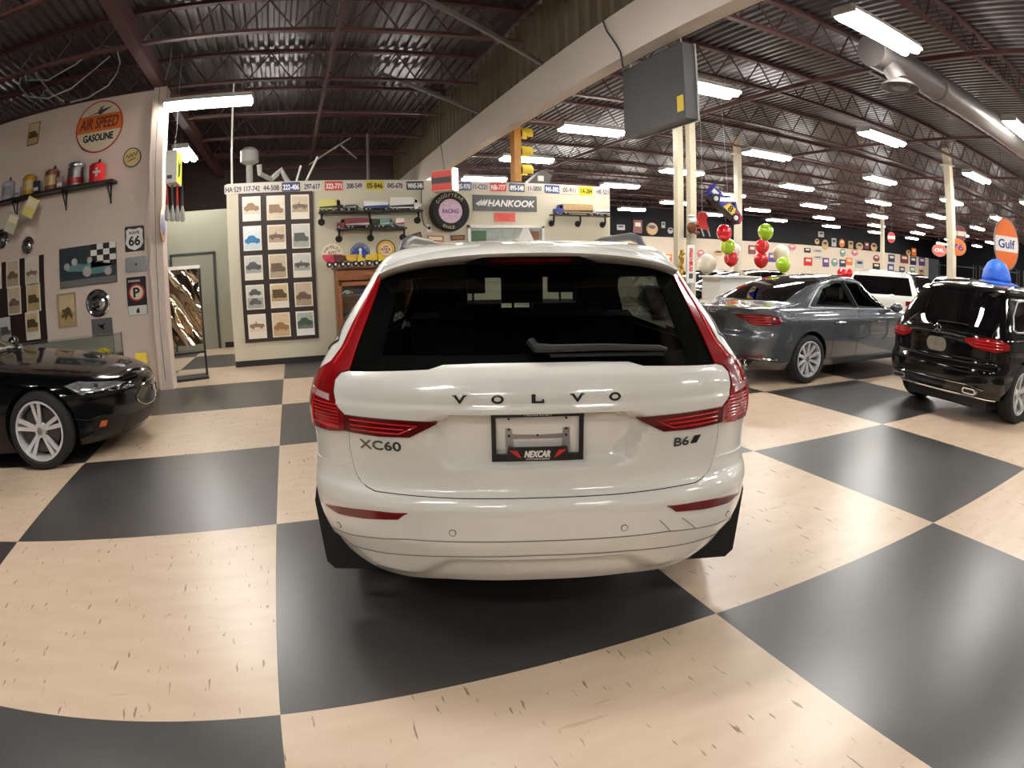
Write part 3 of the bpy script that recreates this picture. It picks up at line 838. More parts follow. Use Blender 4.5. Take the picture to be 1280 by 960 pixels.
# lettering
def rl(s_, cx, cz, w_, h_, name, matl, bold=0.0, off=.0105, parent=tg):
    m = MB()
    text(m, s_, w_, h_, lambda a, b: Vector(wc.mrear(cx + a, cz + b)) + Vector((0, -off, 0)), bold)
    V = m.v[:]; F = [list(f) for f in m.f]
    nn = len(V); m.v += [(x, y + .006, z) for x, y, z in V]; m.f += [[i + nn for i in f][::-1] for f in F]; m.m += [0] * len(F)
    return m.build(name, matl, parent, smooth=0)
for ch, x in zip('VOLVO', (-.275, -.142, -.002, .137, .273)):
    rl(ch, x, 1.024, .040, .027, 'letter', mat('dark_chrome', (70, 68, 64), .2, .8), .0022)
    for sx, sz in {'V': ((-.019, .013), (.019, .013)), 'L': ((-.015, .013), (-.015, -.013), (.018, -.008)), 'O': ()}[ch]:
        m = MB(); m.prism(rect(.014 if sz in (.013, -.013) else .005, .004 if sz in (.013, -.013) else .012, x + sx, 1.024 + sz), lambda a, b, t: (a, wc.rear(a, b) - .0106 + t, b), .006); m.build('serif', mat('dark_chrome', (70, 68, 64), .2, .8), tg, smooth=0)
rl('XC60', -.583, .842, .165, .036, 'model_badge', mat('badge_chrome', (120, 116, 110), .2, .8), .0016)
rl('B6', .545, .833, .062, .034, 'engine_badge', M_dgrey, .0016)
m = MB(); m.prism([(.585, .820), (.612, .820), (.628, .850), (.600, .850)], lambda a, b, t: (a, wc.rear(a, b) - .012 + t, b), .006); m.build('engine_badge', M_black, tg)
# plate holder
def hm(z): return wc.rear(0, .88) - .018 + (z - .88) * -.06
m = MB()
for c, d in (((0, .958), (.335, .018)), ((0, .793), (.335, .026)), ((-.159, .875), (.016, .17)), ((.159, .875), (.016, .17))):
    m.box((c[0], hm(c[1]), c[1]), (d[0], .014, d[1]))
m.prism([(-.118, .78), (.118, .78), (.108, .834), (-.108, .834)], lambda a, b, t: (a, hm(b) - .009 + t, b), .008)
fr = m.build('number_plate_frame', M_black, suv)
m = MB(); wtext(m, 'NEXCAR.CA', 0, .958, .095, .009, hm(.958) - .0085, .0004); m.build('lettering', M_white, fr, smooth=0)
m = MB(); wtext(m, 'NEXCAR', .0, .808, .092, .024, hm(.808) - .0105, .0018, .2); wtext(m, 'AUTO SALES & LEASING', 0, .789, .085, .005, hm(.789) - .0105, .0002); m.build('lettering', M_white, fr, smooth=0)
for s_ in (-1, 1):
    m = MB(); m.prism([(s_ * .06, .792), (s_ * .075, .800), (s_ * .105, .823), (s_ * .075, .822)], lambda a, b, t: (a, hm(b) - .0105 + t, b), .002); m.build('emblem', M_red, fr, smooth=0)
m = MB()
for x in (-.104, .104):
    m.box((x, hm(.88) + .012, .88), (.026, .008, .155))
m.box((0, hm(.875) + .014, .875), (.21, .006, .026))
m.mi = 1
for x in (-.104, .104):
    for z in (.825, .875, .90, .94): m.cyl((x, hm(z) + .009, z), (x, hm(z) + .004, z), .0045, n=8)
m.cyl((0, hm(.875) + .012, .875), (0, hm(.875) + .008, .875), .004, n=8)
m.build('bracket', [M_alu, M_black], fr)
# cabin
m = MB(); m.box((0, 2.3, .29), (1.2, 3.9, .14)); m.build('underbody', M_black, suv, smooth=0)
seats(suv, [((-.36, .36), 2.35, .62, .50), ((-.42, 0, .42), 1.45, .60, .42)], .62)
m = MB(); m.box((0, 1.9, .50), (1.5, 2.6, .04)); m.box((0, .8, .78), (1.2, .8, .03)); m.box((0, 3.15, .98), (1.45, .45, .16)); m.build('cabin_floor', M_seat, suv)
m = MB(); m.box((0, 2.72, 1.43), (.24, .03, .07)); m.build('rear_view_mirror', M_black, suv)

# ------------------------------------------------------------------ grey sedan on the right
M_gpaint = mat_paint('grey_metallic_paint', (84, 89, 94), 0.25, 0.5)
ac = Car(yr=[(.20, .22), (.28, .10), (.35, .03), (.5, 0), (.62, 0), (.66, .015), (.70, .04), (.85, .05), (.93, .05), (.985, .03), (.995, .05), (1.01, .20), (1.03, .45), (1.05, .62), (1.10, .78), (1.2, 1.02), (1.3, 1.32), (1.38, 1.72), (1.415, 2.05), (1.43, 2.3)],
         yf=[(.20, 4.55), (.35, 4.69), (.6, 4.72), (.7, 4.70), (.75, 4.62), (.85, 4.25), (.93, 3.75), (.98, 3.32), (1.1, 3.05), (1.25, 2.80), (1.38, 2.62), (1.415, 2.56), (1.43, 2.45)],
         w=[(.20, .80), (.3, .87), (.45, .905), (.6, .92), (.75, .92), (.84, .915), (.87, .905), (.95, .885), (1.0, .855), (1.05, .81), (1.1, .77), (1.25, .675), (1.36, .60), (1.41, .50), (1.43, .34)],
         Dr=[(.2, .5), (.9, .5), (1.0, .42), (1.05, .30), (1.43, .22)], Df=[(.2, .7), (.9, .7), (1.0, .5), (1.1, .35), (1.43, .2)], n=2.6, nf=2.3)
AH = math.radians(88)
car2 = thing('sedan', 'grey metallic sedan parked sideways behind the white SUV, its rear towards the left', 'car', (5.36, 4.52, 0), -AH)
aref = (0, 2.3, .7)
awin = [(1.02, 1.005), (1.12, .995), (3.22, .955), (2.95, 1.13), (2.72, 1.265), (2.45, 1.345), (2.1, 1.37), (1.8, 1.36), (1.45, 1.26), (1.15, 1.08)]
ahole = [(1.22, 1.03), (3.02, .99), (2.82, 1.15), (2.62, 1.265), (2.40, 1.32), (1.9, 1.33), (1.52, 1.24)]
shell('body', [M_gpaint, M_black], ac, levels(.20, 1.43, .025, (.985, .99, .995, 1.0, 1.005, 1.01, 1.02, 1.03, 1.04, 1.06, 1.415, 1.425)), car2,
      wheels=[(x, y, .325) for x in (-.85, .85) for y in (1.03, 3.85)], wr=.37, holes=[('right', ahole), ('left', ahole)], na=40, ns=80)
for sg in (1, -1):
    sw = patch('side_glass', M_tint, car2, awin, ac.mside(sg), aref, off=.004, thick=.006, cell=.09)
    m = MB(); outline(m, awin, ac.mside(sg), aref, r=.011, off=.004); m.build('chrome_trim', M_trim, sw)
    m = MB(); m.bar(ac.mside(sg)(2.10, .985), ac.mside(sg)(2.05, 1.35), .02, .07); m.build('pillar', M_black, sw)
    m = MB(); outline(m, [(1.3, .97), (1.5, .75), (1.52, .32), (3.4, .30), (3.45, .9)], ac.mside(sg), aref, r=.003, off=.0, closed=False); outline(m, [(2.12, .97), (2.10, .32)], ac.mside(sg), aref, r=.003, off=.0, closed=False); m.build('door_line', M_seam, car2)
    m = MB(); outline(m, [(.42, .865), (1.2, .875), (2.4, .875), (3.6, .84)], ac.mside(sg), aref, r=.006, off=-.003, closed=False); m.build('shoulder_crease', M_gpaint, car2)
    for y in (1.55, 2.62):
        m = MB(); m.tube([Vector(ac.mside(sg)(y + d, .80)) + Vector((sg * o, 0, 0)) for d, o in ((0, .0), (.03, .03), (.18, .032), (.21, 0))], .012, 8); m.build('door_handle', M_chrome, car2)
    m = MB(); m.sphere((sg * 1.0, 3.02, 1.0), .1, sq=(1.1, .75, .7)); m.bar((sg * .82, 3.06, .97), (sg * .95, 3.03, .98), .05, .03); m.build('mirror', M_gpaint, car2)
    q = lambda y, z: (ac.qy(y, z, 1), z)
    P = [(ac.qx(.40, .905), .905), (ac.qx(.55, .915), .915), (ac.qx(.75, .92), .92), q(.30, .915), q(.44, .88), q(.42, .80), q(.25, .78), (ac.qx(.80, .775), .775), (ac.qx(.66, .785), .785), (ac.qx(.55, .84), .84)]
    tl = patch('tail_light', M_lensd, car2, [(sg * a, b) for a, b in P], ac.pq, aref, off=.006, thick=.02, cell=.03)
    m = MB()
    for k in range(4):
        z = .80 + k * .028; outline(m, [(sg * ac.qx(.66 - k * .03, z), z), (sg * ac.qx(.80, z), z), (sg * ac.qy(.30, z, 1), z)], ac.pq, aref, r=.004, off=.007, closed=False)
    m.build('light_guide', M_guide, tl)
    P = [(ac.qx(.55, .40), .40), (ac.qx(.74, .40), .40), (ac.qx(.82, .415), .415), (ac.qx(.80, .375), .375), (ac.qx(.55, .36), .36)]
    patch('reflector', M_refl, car2, [(sg * a, b) for a, b in P], ac.pq, aref, off=.006, thick=.01, cell=.04)
    m = MB(); outline(m, [(sg * ac.qx(.40, .385), .385), (sg * ac.qx(.82, .36), .36), (sg * ac.qy(.42, .355, 1), .355)], ac.pq, aref, r=.008, off=.004, closed=False); m.build('bumper_trim', M_chrome, car2)
    m = MB(); m.lathe([(.075, -.02), (.08, 0), (.066, .0), (.06, -.03)], (0, 0, 0), 'Y', 20, close=True)
    m.build('exhaust_tip', M_chrome, car2, (sg * .62, .06, .285))
    for y in (1.03, 3.85): wheel(car2, sg * .80, y, .325, .235, .235, 10)
patch('rear_glass', M_darkglass, car2, [(-.64, 1.065), (.64, 1.065), (.56, 1.36), (.50, 1.385), (-.50, 1.385), (-.56, 1.36)], ac.mrear, aref, off=.005, thick=.008, cell=.06)
patch('windscreen', M_darkglass, car2, [(-.70, 1.0), (.70, 1.0), (.55, 1.36), (-.55, 1.36)], ac.mfront, aref, off=.005, thick=.008, cell=.09)
m = MB(); outline(m, [(-.72, .99), (-.73, .78), (-.70, .70), (0, .665), (.70, .70), (.73, .78), (.72, .99)], ac.mrear, aref, r=.0035, off=0, closed=False); m.build('shut_line', M_seam, car2)
patch('plate_recess', mat('dark_recess', (40, 42, 44), .4), car2, rrect(.56, .19, .03, 0, .78), ac.mrear, aref, off=.003, thick=.006, cell=.06)
patch('diffuser', M_black, car2, [(-.55, .24), (.55, .24), (.72, .345), (-.72, .345)], ac.mrear, aref, off=.004, thick=.01, cell=.06)
for i in range(4):
    m = MB(); m.lathe([(.033, -.004), (.038, 0), (.033, .004), (.028, 0)], (0, 0, 0), 'Y', 24, close=True); m.build('ring_emblem', M_chrome, car2, (-.084 + .056 * i, ac.rear(0, .935) - .006, .935))
seats(car2, [((-.36, .36), 2.3, .52, .48), ((-.38, .38), 1.45, .42, .46)], .50)
m = MB(); m.box((0, 2.2, .5), (1.4, 2.4, .05)); m.box((0, 3.1, .88), (1.35, .4, .14)); m.build('cabin_floor', M_seat, car2)

# ------------------------------------------------------------------ black SUV at the right edge
M_bpaint = mat_paint('black_paint', (6, 6, 7), 0.12, coat=.35, spec=.3)
M_btrim = mat('black_gloss_trim', (12, 12, 14), .22, coat=1.0)
gc = Car(yr=[(.30, .16), (.38, .05), (.5, .0), (.62, .0), (.68, .03), (.74, .06), (.95, .05), (1.02, .06), (1.08, .09), (1.3, .27), (1.48, .45), (1.54, .52), (1.59, .75), (1.62, 1.2)],
         yf=[(.30, 4.4), (.45, 4.6), (.6, 4.64), (.8, 4.6), (.95, 4.4), (1.02, 4.0), (1.06, 3.5), (1.15, 3.15), (1.3, 2.8), (1.45, 2.5), (1.55, 2.3), (1.62, 1.7)],
         w=[(.30, .84), (.42, .90), (.6, .94), (.85, .945), (.98, .93), (1.08, .88), (1.2, .835), (1.3, .79), (1.4, .74), (1.5, .69), (1.56, .61), (1.59, .52), (1.62, .3)],
         Dr=[(.3, .5), (1.0, .5), (1.2, .42), (1.62, .3)], Df=[(.3, .6), (1.0, .6), (1.1, .4), (1.62, .2)], n=2.6, nf=2.3)
car3 = thing('suv', 'shiny black SUV at the right edge, rear corner towards the camera', 'car', (6.33, 1.70, 0), -math.radians(95))
car3.scale = (.92, .92, .92)
gref = (0, 2.2, .85)
shell('body', [M_bpaint, M_black], gc, levels(.30, 1.62, .03, (1.56, 1.58, 1.6, 1.61)), car3, wheels=[(x, y, .36) for x in (-.86, .86) for y in (.93, 3.8)], wr=.40, na=36, ns=60)
gwin = [(.62, 1.12), (.72, 1.09), (3.05, 1.05), (2.65, 1.32), (2.3, 1.45), (1.4, 1.475), (1.0, 1.44), (.72, 1.28)]
for sg in (1, -1):
    sw = patch('side_glass', M_darkglass, car3, gwin, gc.mside(sg), gref, off=.005, thick=.006, cell=.09)
    m = MB(); outline(m, gwin, gc.mside(sg), gref, r=.013, off=.005); m.build('chrome_trim', M_trim, sw)
    P = [(gc.qx(.42, .985), .985), (gc.qx(.70, 1.01), 1.01), (gc.qy(.28, 1.0, 1), 1.0), (gc.qy(.42, .96, 1), .96), (gc.qy(.40, .90, 1), .90), (gc.qx(.80, .865), .865), (gc.qx(.56, .885), .885), (gc.qx(.44, .93), .93)]
    tl = patch('tail_light', M_lens, car3, [(sg * a, b) for a, b in P], gc.pq, gref, off=.01, thick=.02, cell=.03)
    m = MB()
    for z in (.905, .94, .97): outline(m, [(sg * gc.qx(.56, z), z), (sg * gc.qx(.80, z), z), (sg * gc.qy(.30, z, 1), z)], gc.pq, gref, r=.005, off=.011, closed=False)
    m.build('light_guide', M_guide, tl)
    m = MB(); m.prism(rrect(.20, .07, .03), lambda a, b, t: (a, t, b), .06); P2 = rrect(.16, .04, .018)
    ex = m.build('exhaust_tip', M_chrome, car3, (sg * .56, .04, .40)); m = MB(); m.prism(P2, lambda a, b, t: (a, -.003 + t, b), .01); m.build('exhaust_opening', M_black, ex)
    m = MB(); m.sphere((sg * 1.05, 2.95, 1.08), .11, sq=(1.1, .7, .8)); m.bar((sg * .86, 3.0, 1.03), (sg * 1.0, 2.96, 1.05), .05, .04); m.build('mirror', M_btrim, car3)
    m = MB(); m.tube([(sg * .60, .95, 1.56), (sg * .60, 1.1, 1.605), (sg * .58, 2.0, 1.645), (sg * .57, 2.6, 1.625), (sg * .57, 2.75, 1.57)], .018, 8); m.build('roof_rail', M_chrome, car3)
    for y in (.93, 3.8): wheel(car3, sg * .82, y, .36, .25, .25, 5)
patch('rear_glass', M_darkglass, car3, [(-.74, 1.09), (.74, 1.09), (.66, 1.44), (.60, 1.49), (-.60, 1.49), (-.66, 1.44)], gc.mrear, gref, off=.006, thick=.008, cell=.05)
m = MB(); m.box((0, 2.2, .27), (1.3, 3.6, .24)); m.build('underbody', M_black, car3, smooth=0)
m = MB(); outline(m, [(-.44, .985), (-.25, 1.0), (.25, 1.0), (.44, .985)], gc.mrear, gref, r=.012, off=.006, closed=False); m.build('chrome_strip', M_chrome, car3)
m = MB(); outline(m, [(-.78, .30), (-.5, .335), (.5, .335), (.78, .30)], gc.mrear, gref, r=.012, off=.006, closed=False); outline(m, [(-.72, .43), (-.5, .47), (.5, .47), (.72, .43)], gc.mrear, gref, r=.006, off=.006, closed=False); m.build('bumper_trim', M_chrome, car3)
m = MB(); outline(m, [(-.75, 1.08), (-.76, .8), (-.70, .72), (0, .70), (.70, .72), (.76, .8), (.75, 1.08)], gc.mrear, gref, r=.004, off=.001, closed=False); m.build('shut_line', M_seam, car3)
patch('number_plate', mat('dealer_plate', (120, 112, 104), .3, vary=.4, vscale=14), car3, rrect(.30, .16, .07, 0, .86), gc.mrear, gref, off=.012, thick=.01, cell=.05)
m = MB()
for t in (0, 1, 2):
    a = PI / 2 + t * 2 * PI / 3; m.bar((0, 0, 0), (.045 * math.cos(a), 0, .045 * math.sin(a)), .012, .01, (0, 1, 0))
m.lathe([(.05, -.004), (.056, 0), (.05, .004)], (0, 0, 0), 'Y', 24, close=True); m.build('star_emblem', M_chrome, car3, (0, gc.rear(0, 1.03) - .012, 1.04))
m = MB(); m.tube([(-.02, gc.rear(0, 1.12) - .03, 1.12), (.1, gc.rear(.1, 1.12) - .03, 1.13), (.42, gc.rear(.42, 1.1) - .02, 1.13)], [.018, .014, .008], 7); m.build('rear_wiper', M_btrim, car3)
m = MB(); m.prism([(-.6, .52), (.6, .52), (.62, .66), (-.62, .66)], lambda a, b, t: (a, b, 1.535 + (b - .52) * .35 - .04 * (a / .6) ** 2 - t), .025); m.build('roof_spoiler', M_btrim, car3)

# ------------------------------------------------------------------ black sedan at the left edge
tc_ = Car(yr=[(.15, .2), (.3, .05), (.5, 0), (.8, .02), (1.0, .1), (1.05, .35), (1.15, .75), (1.3, 1.1), (1.40, 1.4), (1.44, 1.7)],
          yf=[(.15, 4.86), (.25, 4.93), (.4, 4.965), (.55, 4.97), (.62, 4.955), (.68, 4.90), (.74, 4.76), (.80, 4.52), (.86, 4.20), (.91, 3.85), (.95, 3.55), (.97, 3.42), (1.1, 3.0), (1.25, 2.6), (1.36, 2.3), (1.44, 2.0)],
          w=[(.15, .86), (.28, .93), (.45, .965), (.62, .975), (.74, .97), (.82, .95), (.88, .92), (.93, .88), (.97, .84), (1.1, .77), (1.25, .68), (1.36, .60), (1.41, .48), (1.44, .3)],
          Dr=[(.15, .5), (1.0, .4), (1.44, .25)], Df=[(.15, .95), (.5, .95), (.7, .95), (.85, .85), (.95, .6), (1.1, .4), (1.44, .25)], n=2.5, nf=2.1)
TH = math.radians(90)
h_ = (math.sin(TH), math.cos(TH))
car4 = thing('sedan', 'black sedan at the left edge with its front wheel and nose in view', 'car', (-2.21 - math.cos(TH) * .95 - 4.03 * h_[0], 3.38 + math.sin(TH) * .95 - 4.03 * h_[1], 0), -TH)
tref = (0, 2.4, .7)
shell('body', [M_bpaint, M_black], tc_, levels(.15, 1.44, .03, (.60, .63, .66, .70, .72, .76, .78, 1.42)), car4, wheels=[(x, y, .35) for x in (-.9, .9) for y in (1.08, 4.03)], wr=.395, na=44, ns=60)
fq = tc_.fq
for sg in (1, -1):
    P = [(tc_.fqy(4.34, .705, 1), .705), (tc_.fqy(4.46, .72, 1), .72), (tc_.fqx(.76, .705), .705), (tc_.fqx(.62, .672), .672), (tc_.fqx(.48, .635), .635), (tc_.fqx(.58, .622), .622), (tc_.fqx(.74, .612), .612), (tc_.fqx(.86, .625), .625), (tc_.fqy(4.42, .66, 1), .66)]
    hl = patch('headlight', mat('headlight_lens', (190, 192, 196), .1, .8, coat=1.0, vary=.6, vscale=30), car4, [(sg * a, b) for a, b in P], fq, tref, off=.006, thick=.02, cell=.03)
    for (x, z, r) in ((.84, .665, .030), (.74, .66, .028)):
        q = sg * tc_.fqx(x, z); c = Vector(fq(q, z)); n = normal(fq, q, z, tref)
        m = MB(); m.cyl(c, c + n * .012, r, r * .85, 18); m.build('projector_lens', M_chrome, hl)
    P = [(sg * tc_.fqx(x, z), z) for x, z in ((.55, .36), (.74, .40), (.80, .38), (.74, .22), (.55, .20))]
    ft = patch('air_intake', mat('intake_black', (6, 6, 7), .5), car4, P, fq, tref, off=.003, thick=.01, cell=.04)
    P = [(sg * tc_.fqx(x, z), z) for x, z in ((.70, .345), (.745, .35), (.745, .30), (.70, .295))]
    patch('marker_light', mat('amber_lens', (190, 96, 40), .2), ft, P, fq, tref, off=.008, thick=.01, cell=.04)
    win = [(.9, 1.09), (3.3, .985), (2.85, 1.18), (2.45, 1.32), (1.9, 1.37), (1.3, 1.32)]
    sw = patch('side_glass', M_darkglass, car4, win, tc_.mside(sg), tref, off=.005, thick=.006, cell=.09)
    m = MB(); outline(m, win, tc_.mside(sg), tref, r=.01, off=.005); m.build('chrome_trim', M_trim, sw)
    m = MB(); outline(m, [(4.40, .42), (4.52, .38), (4.62, .40)], tc_.mside(sg), tref, r=.004, off=.002, closed=False); m.build('bumper_line', M_seam, car4)
    m = MB(); m.sphere((sg * 1.03, 2.85, 1.02), .1, sq=(1.1, .75, .7)); m.bar((sg * .80, 2.88, 1.0), (sg * .98, 2.86, 1.0), .05, .03); m.build('mirror', M_btrim, car4)
    for y in (1.08, 4.03): wheel(car4, sg * .86, y, .35, .24, .262, 'double')
gr = patch('nose_cone', M_btrim, car4, [(tc_.fqx(x, z), z) for x, z in [(.38 * math.cos(t), .47 + .12 * math.sin(t)) for t in np.linspace(0, 2 * PI, 33)[:-1]]], fq, tref, off=.004, thick=.02, cell=.03)
m = MB(); outline(m, [(tc_.fqx(x, z), z) for x, z in [(.38 * math.cos(t), .47 + .12 * math.sin(t)) for t in np.linspace(0, 2 * PI, 33)[:-1]]], fq, tref, r=.007, off=.006); m.build('chrome_trim', M_chrome, gr)
m = MB()
for L in ([(-.055, .525), (-.02, .532), (.02, .532), (.055, .525)], [(0, .525), (0, .45)]): outline(m, [(tc_.fqx(a, b), b) for a, b in L], fq, tref, r=.008, off=.008, closed=False)
m.build('badge', M_chrome, gr)
patch('lower_grille', mat('intake_black', (6, 6, 7), .5), car4, [(tc_.fqx(x, z), z) for x, z in ((-.5, .33), (.5, .33), (.52, .20), (-.52, .20))], fq, tref, off=.003, thick=.02, cell=.05)
patch('windscreen', M_darkglass, car4, [(-.74, .985), (.74, .985), (.60, 1.34), (-.60, 1.34)], tc_.mfront, tref, off=.005, thick=.008, cell=.06)
m = MB(); outline(m, [(tc_.fqx(x, z), z) for x, z in ((.62, .665), (.30, .66), (0, .66), (-.30, .66), (-.62, .665))], fq, tref, r=.004, off=.0, closed=False); m.build('bonnet_line', M_seam, car4)
for i, sx in enumerate((-.25, .35)):
    m = MB(); m.tube([Vector(tc_.mfront(sx - .45, 1.0)) + Vector((0, .02, .01)), Vector(tc_.mfront(sx, 1.0)) + Vector((0, .03, .012)), Vector(tc_.mfront(sx + .25, 1.0)) + Vector((0, .02, .01))], .01, 6); m.build('wiper', M_black, car4)

# ------------------------------------------------------------------ left wall and corridor
def onL(u, v): return at_y(u, v, YL)
def onB(u, v): return at_y(u, v, YB)
SIL = [(-.44, -.14), (-.44, .0), (-.32, .05), (-.2, .17), (.08, .18), (.24, .06), (.42, .02), (.44, -.14)]
VAN = [(-.4, -.16), (-.4, .2), (.2, .2), (.28, .05), (.42, .0), (.42, -.16)]
OPEN = [(-.44, -.12), (-.42, .02), (-.1, .05), (-.05, .16), (0, .05), (.4, .02), (.44, -.1)]
TONES = {
    'sepia': ((206, 188, 162), (180, 158, 130), (116, 96, 78)), 'grey': ((206, 204, 198), (168, 166, 160), (88, 88, 86)), 'blue': ((228, 232, 234), (206, 214, 218), (52, 120, 170)),
    'warm': ((222, 200, 166), (196, 168, 128), (160, 118, 74)), 'green': ((176, 186, 170), (120, 126, 112), (70, 96, 84)), 'dark': ((96, 104, 100), (70, 74, 70), (150, 160, 150)),
    'cream': ((230, 220, 204), (220, 206, 182), (150, 118, 92)), 'tan': ((214, 190, 148), (188, 160, 112), (96, 78, 50))}
def tone(n):
    return [mat('picture_%s_%s' % (n, k), c, .3, vary=.22, vscale=22) for k, c in zip(('sky', 'ground', 'car'), TONES[n])]
def picture(parent, w_, h_, tn, sil=SIL, y=-.012, extra=None, two=False):
    m = MB(); m.wallpoly(rect(w_, h_), .002, y); m.mi = 1; m.wallpoly(rect(w_, h_ * .46, 0, -h_ * .27), .001, y - .002); m.mi = 2
    for cz, k in (((-.06, 1.0),) if not two else ((.22, .8), (-.2, .8))):
        m.wallpoly([(a * w_ * 1.08 * k, cz * h_ + b * w_ * 1.45 * k) for a, b in sil], .001, y - .003)
        for s_ in (-.27, .27): m.wallpoly(circ(.095 * w_ * k, 12, s_ * w_ * k, cz * h_ - .18 * w_ * k), .001, y - .004)
    return m.build('picture', tone(tn), parent, smooth=0)
def print_(label, p, w_, h_, tn, sil, group, border=.02, rot=0, paper=None, two=False, caption=False, frame=None):
    m = MB(); m.wallpoly(rect(w_, h_), .01)
    o = m.build('photo_print' if not frame else 'framed_picture', paper or frame or M_paper, None, tuple(p), (0, rot, 0), smooth=0)
    tag(o, label, 'picture', group)
    pic = picture(o, w_ - 2 * border, (h_ - 2 * border) * (.72 if caption else 1), tn, sil, -.0105, two=two)
    if caption: pic.location.z = h_ * .11
    return o
def plaque(name, label, cat, p, poly, mats, d=.012, rot=0, group=None, smooth=0):
    m = MB(); m.wallpoly(poly, d); o = m.build(name, mats, None, tuple(p), (0, rot, 0), smooth=smooth)
    return tag(o, label, cat, group)
def part(name, poly, mats, parent, y, d=.002):
    m = MB(); m.wallpoly(poly, d, y); return m.build(name, mats, parent, smooth=0)
def words(parent, items, mats, y, name='lettering'):
    """items: (string, cx, cz, w, h [, bold])"""
    for it in items:
        m = MB(); wtext(m, it[0], it[1], it[2], it[3], it[4], y, it[5] if len(it) > 5 else .0015, it[6] if len(it) > 6 else 0); m.build(name, mats, parent, smooth=0)

# round gasoline sign
c = onL(124, 158); R = (onL(153, 157)[0] - onL(95, 159)[0]) / 2
o = plaque('gasoline_sign', 'large round gasoline sign with an orange band high on the left wall', 'sign', c, circ(R, 40), M_red)
part('sign_face', circ(R * .95, 40), M_cream, o, -.012)
part('sign_band', [(R * .95 * math.cos(t), R * .95 * math.sin(t)) for t in [math.radians(a) for a in range(-12, 29, 4)]] + [(R * .95 * math.cos(t), R * .95 * math.sin(t)) for t in [math.radians(a) for a in range(152, 193, 4)]], M_orange, o, -.014)
words(o, [('AIR SPEED', 0, R * .13, R * 1.6, R * .42, .004, .12)], mat('sign_brown', (120, 40, 26), .5), -.018)
words(o, [('GASOLINE', 0, -R * .42, R * 1.25, R * .26, .006)], M_black, -.016)
m = MB(); m.wallpoly([(-.55 * R, .46 * R), (-.1 * R, .55 * R), (.0, .72 * R), (.16 * R, .80 * R), (.05 * R, .64 * R), (.5 * R, .70 * R), (.16 * R, .53 * R), (.02 * R, .44 * R), (-.1 * R, .5 * R)], .002, -.014); m.build('bird_emblem', M_dgrey, o, smooth=0)
# small poster and round scribble sign
c = onL(42, 167)
print_('small dark vintage poster at the upper left of the left wall', c, .23, .36, 'tan', VAN, None, .012, paper=mat('poster_brown', (96, 70, 50), .5))
c = onL(165.5, 197); R = .145
o = plaque('script_sign', 'small round yellow sign with black script on the left wall', 'sign', c, circ(R, 32), M_black); part('sign_face', circ(R * .9, 32), mat('sign_gold', (206, 182, 120), .4), o, -.012)
m = MB()
m.tube([(R * (-.6 + .1 * k), -.017, R * (.05 + .03 * k + .22 * math.sin(k * 1.7))) for k in range(13)], .006, 5); m.build('script', M_black, o)
m = MB(); m.tube([(R * (-.4 + .1 * k), -.017, R * (-.35 + .03 * k)) for k in range(9)], .005, 5); m.build('underline', M_black, o)

# oil-can shelf
sh = thing('wall_shelf', 'long black wall shelf holding oil cans on the left wall', 'shelf', (0, 0, 0))
zs = float(onL(140, 229)[2]); YS = YL - .26
xr = float(at_y(141, 232, YS)[0])
m = MB(); m.box(((xr - 4.6) / 2 - .0, YL - .135, zs), (xr + 4.6, .27, .035)); m.build('board', M_black, sh, smooth=0)
for u in (81, 137, 20):
    x = float(at_y(u, 240, YL - .1)[0])
    m = MB(); m.box((x, YL - .01, zs - .16), (.022, .02, .28)); m.bar((x, YL - .012, zs - .27), (x, YL - .23, zs - .025), .016, .016); m.box((x, YL - .12, zs - .028), (.022, .22, .02)); m.build('bracket', M_black, sh, smooth=0)
CANS = [  # u centre, radius, height, kind
    (121, .125, .30, 'red', 'red round petrol can with a white cross, at the right end of the shelf'),
    (94.5, .135, .34, 'silver', 'silver drum with two bands and a red base, second from the right on the shelf'),
    (65, .125, .33, 'brown', 'brown can with a spout, left of the silver drum on the shelf'),
    (37, .125, .33, 'gold', 'gold oil can, left of the brown can on the shelf'),
    (11, .125, .31, 'grey', 'pale grey can with a blue cone top on the shelf near the frame edge')]
CM = {'red': M_red, 'silver': M_alu, 'brown': mat('can_brown', (138, 74, 52), .35, vary=.2), 'gold': mat('can_gold', (198, 150, 40), .3, .3, vary=.2), 'grey': mat('can_pale', (178, 182, 190), .35, vary=.1)}
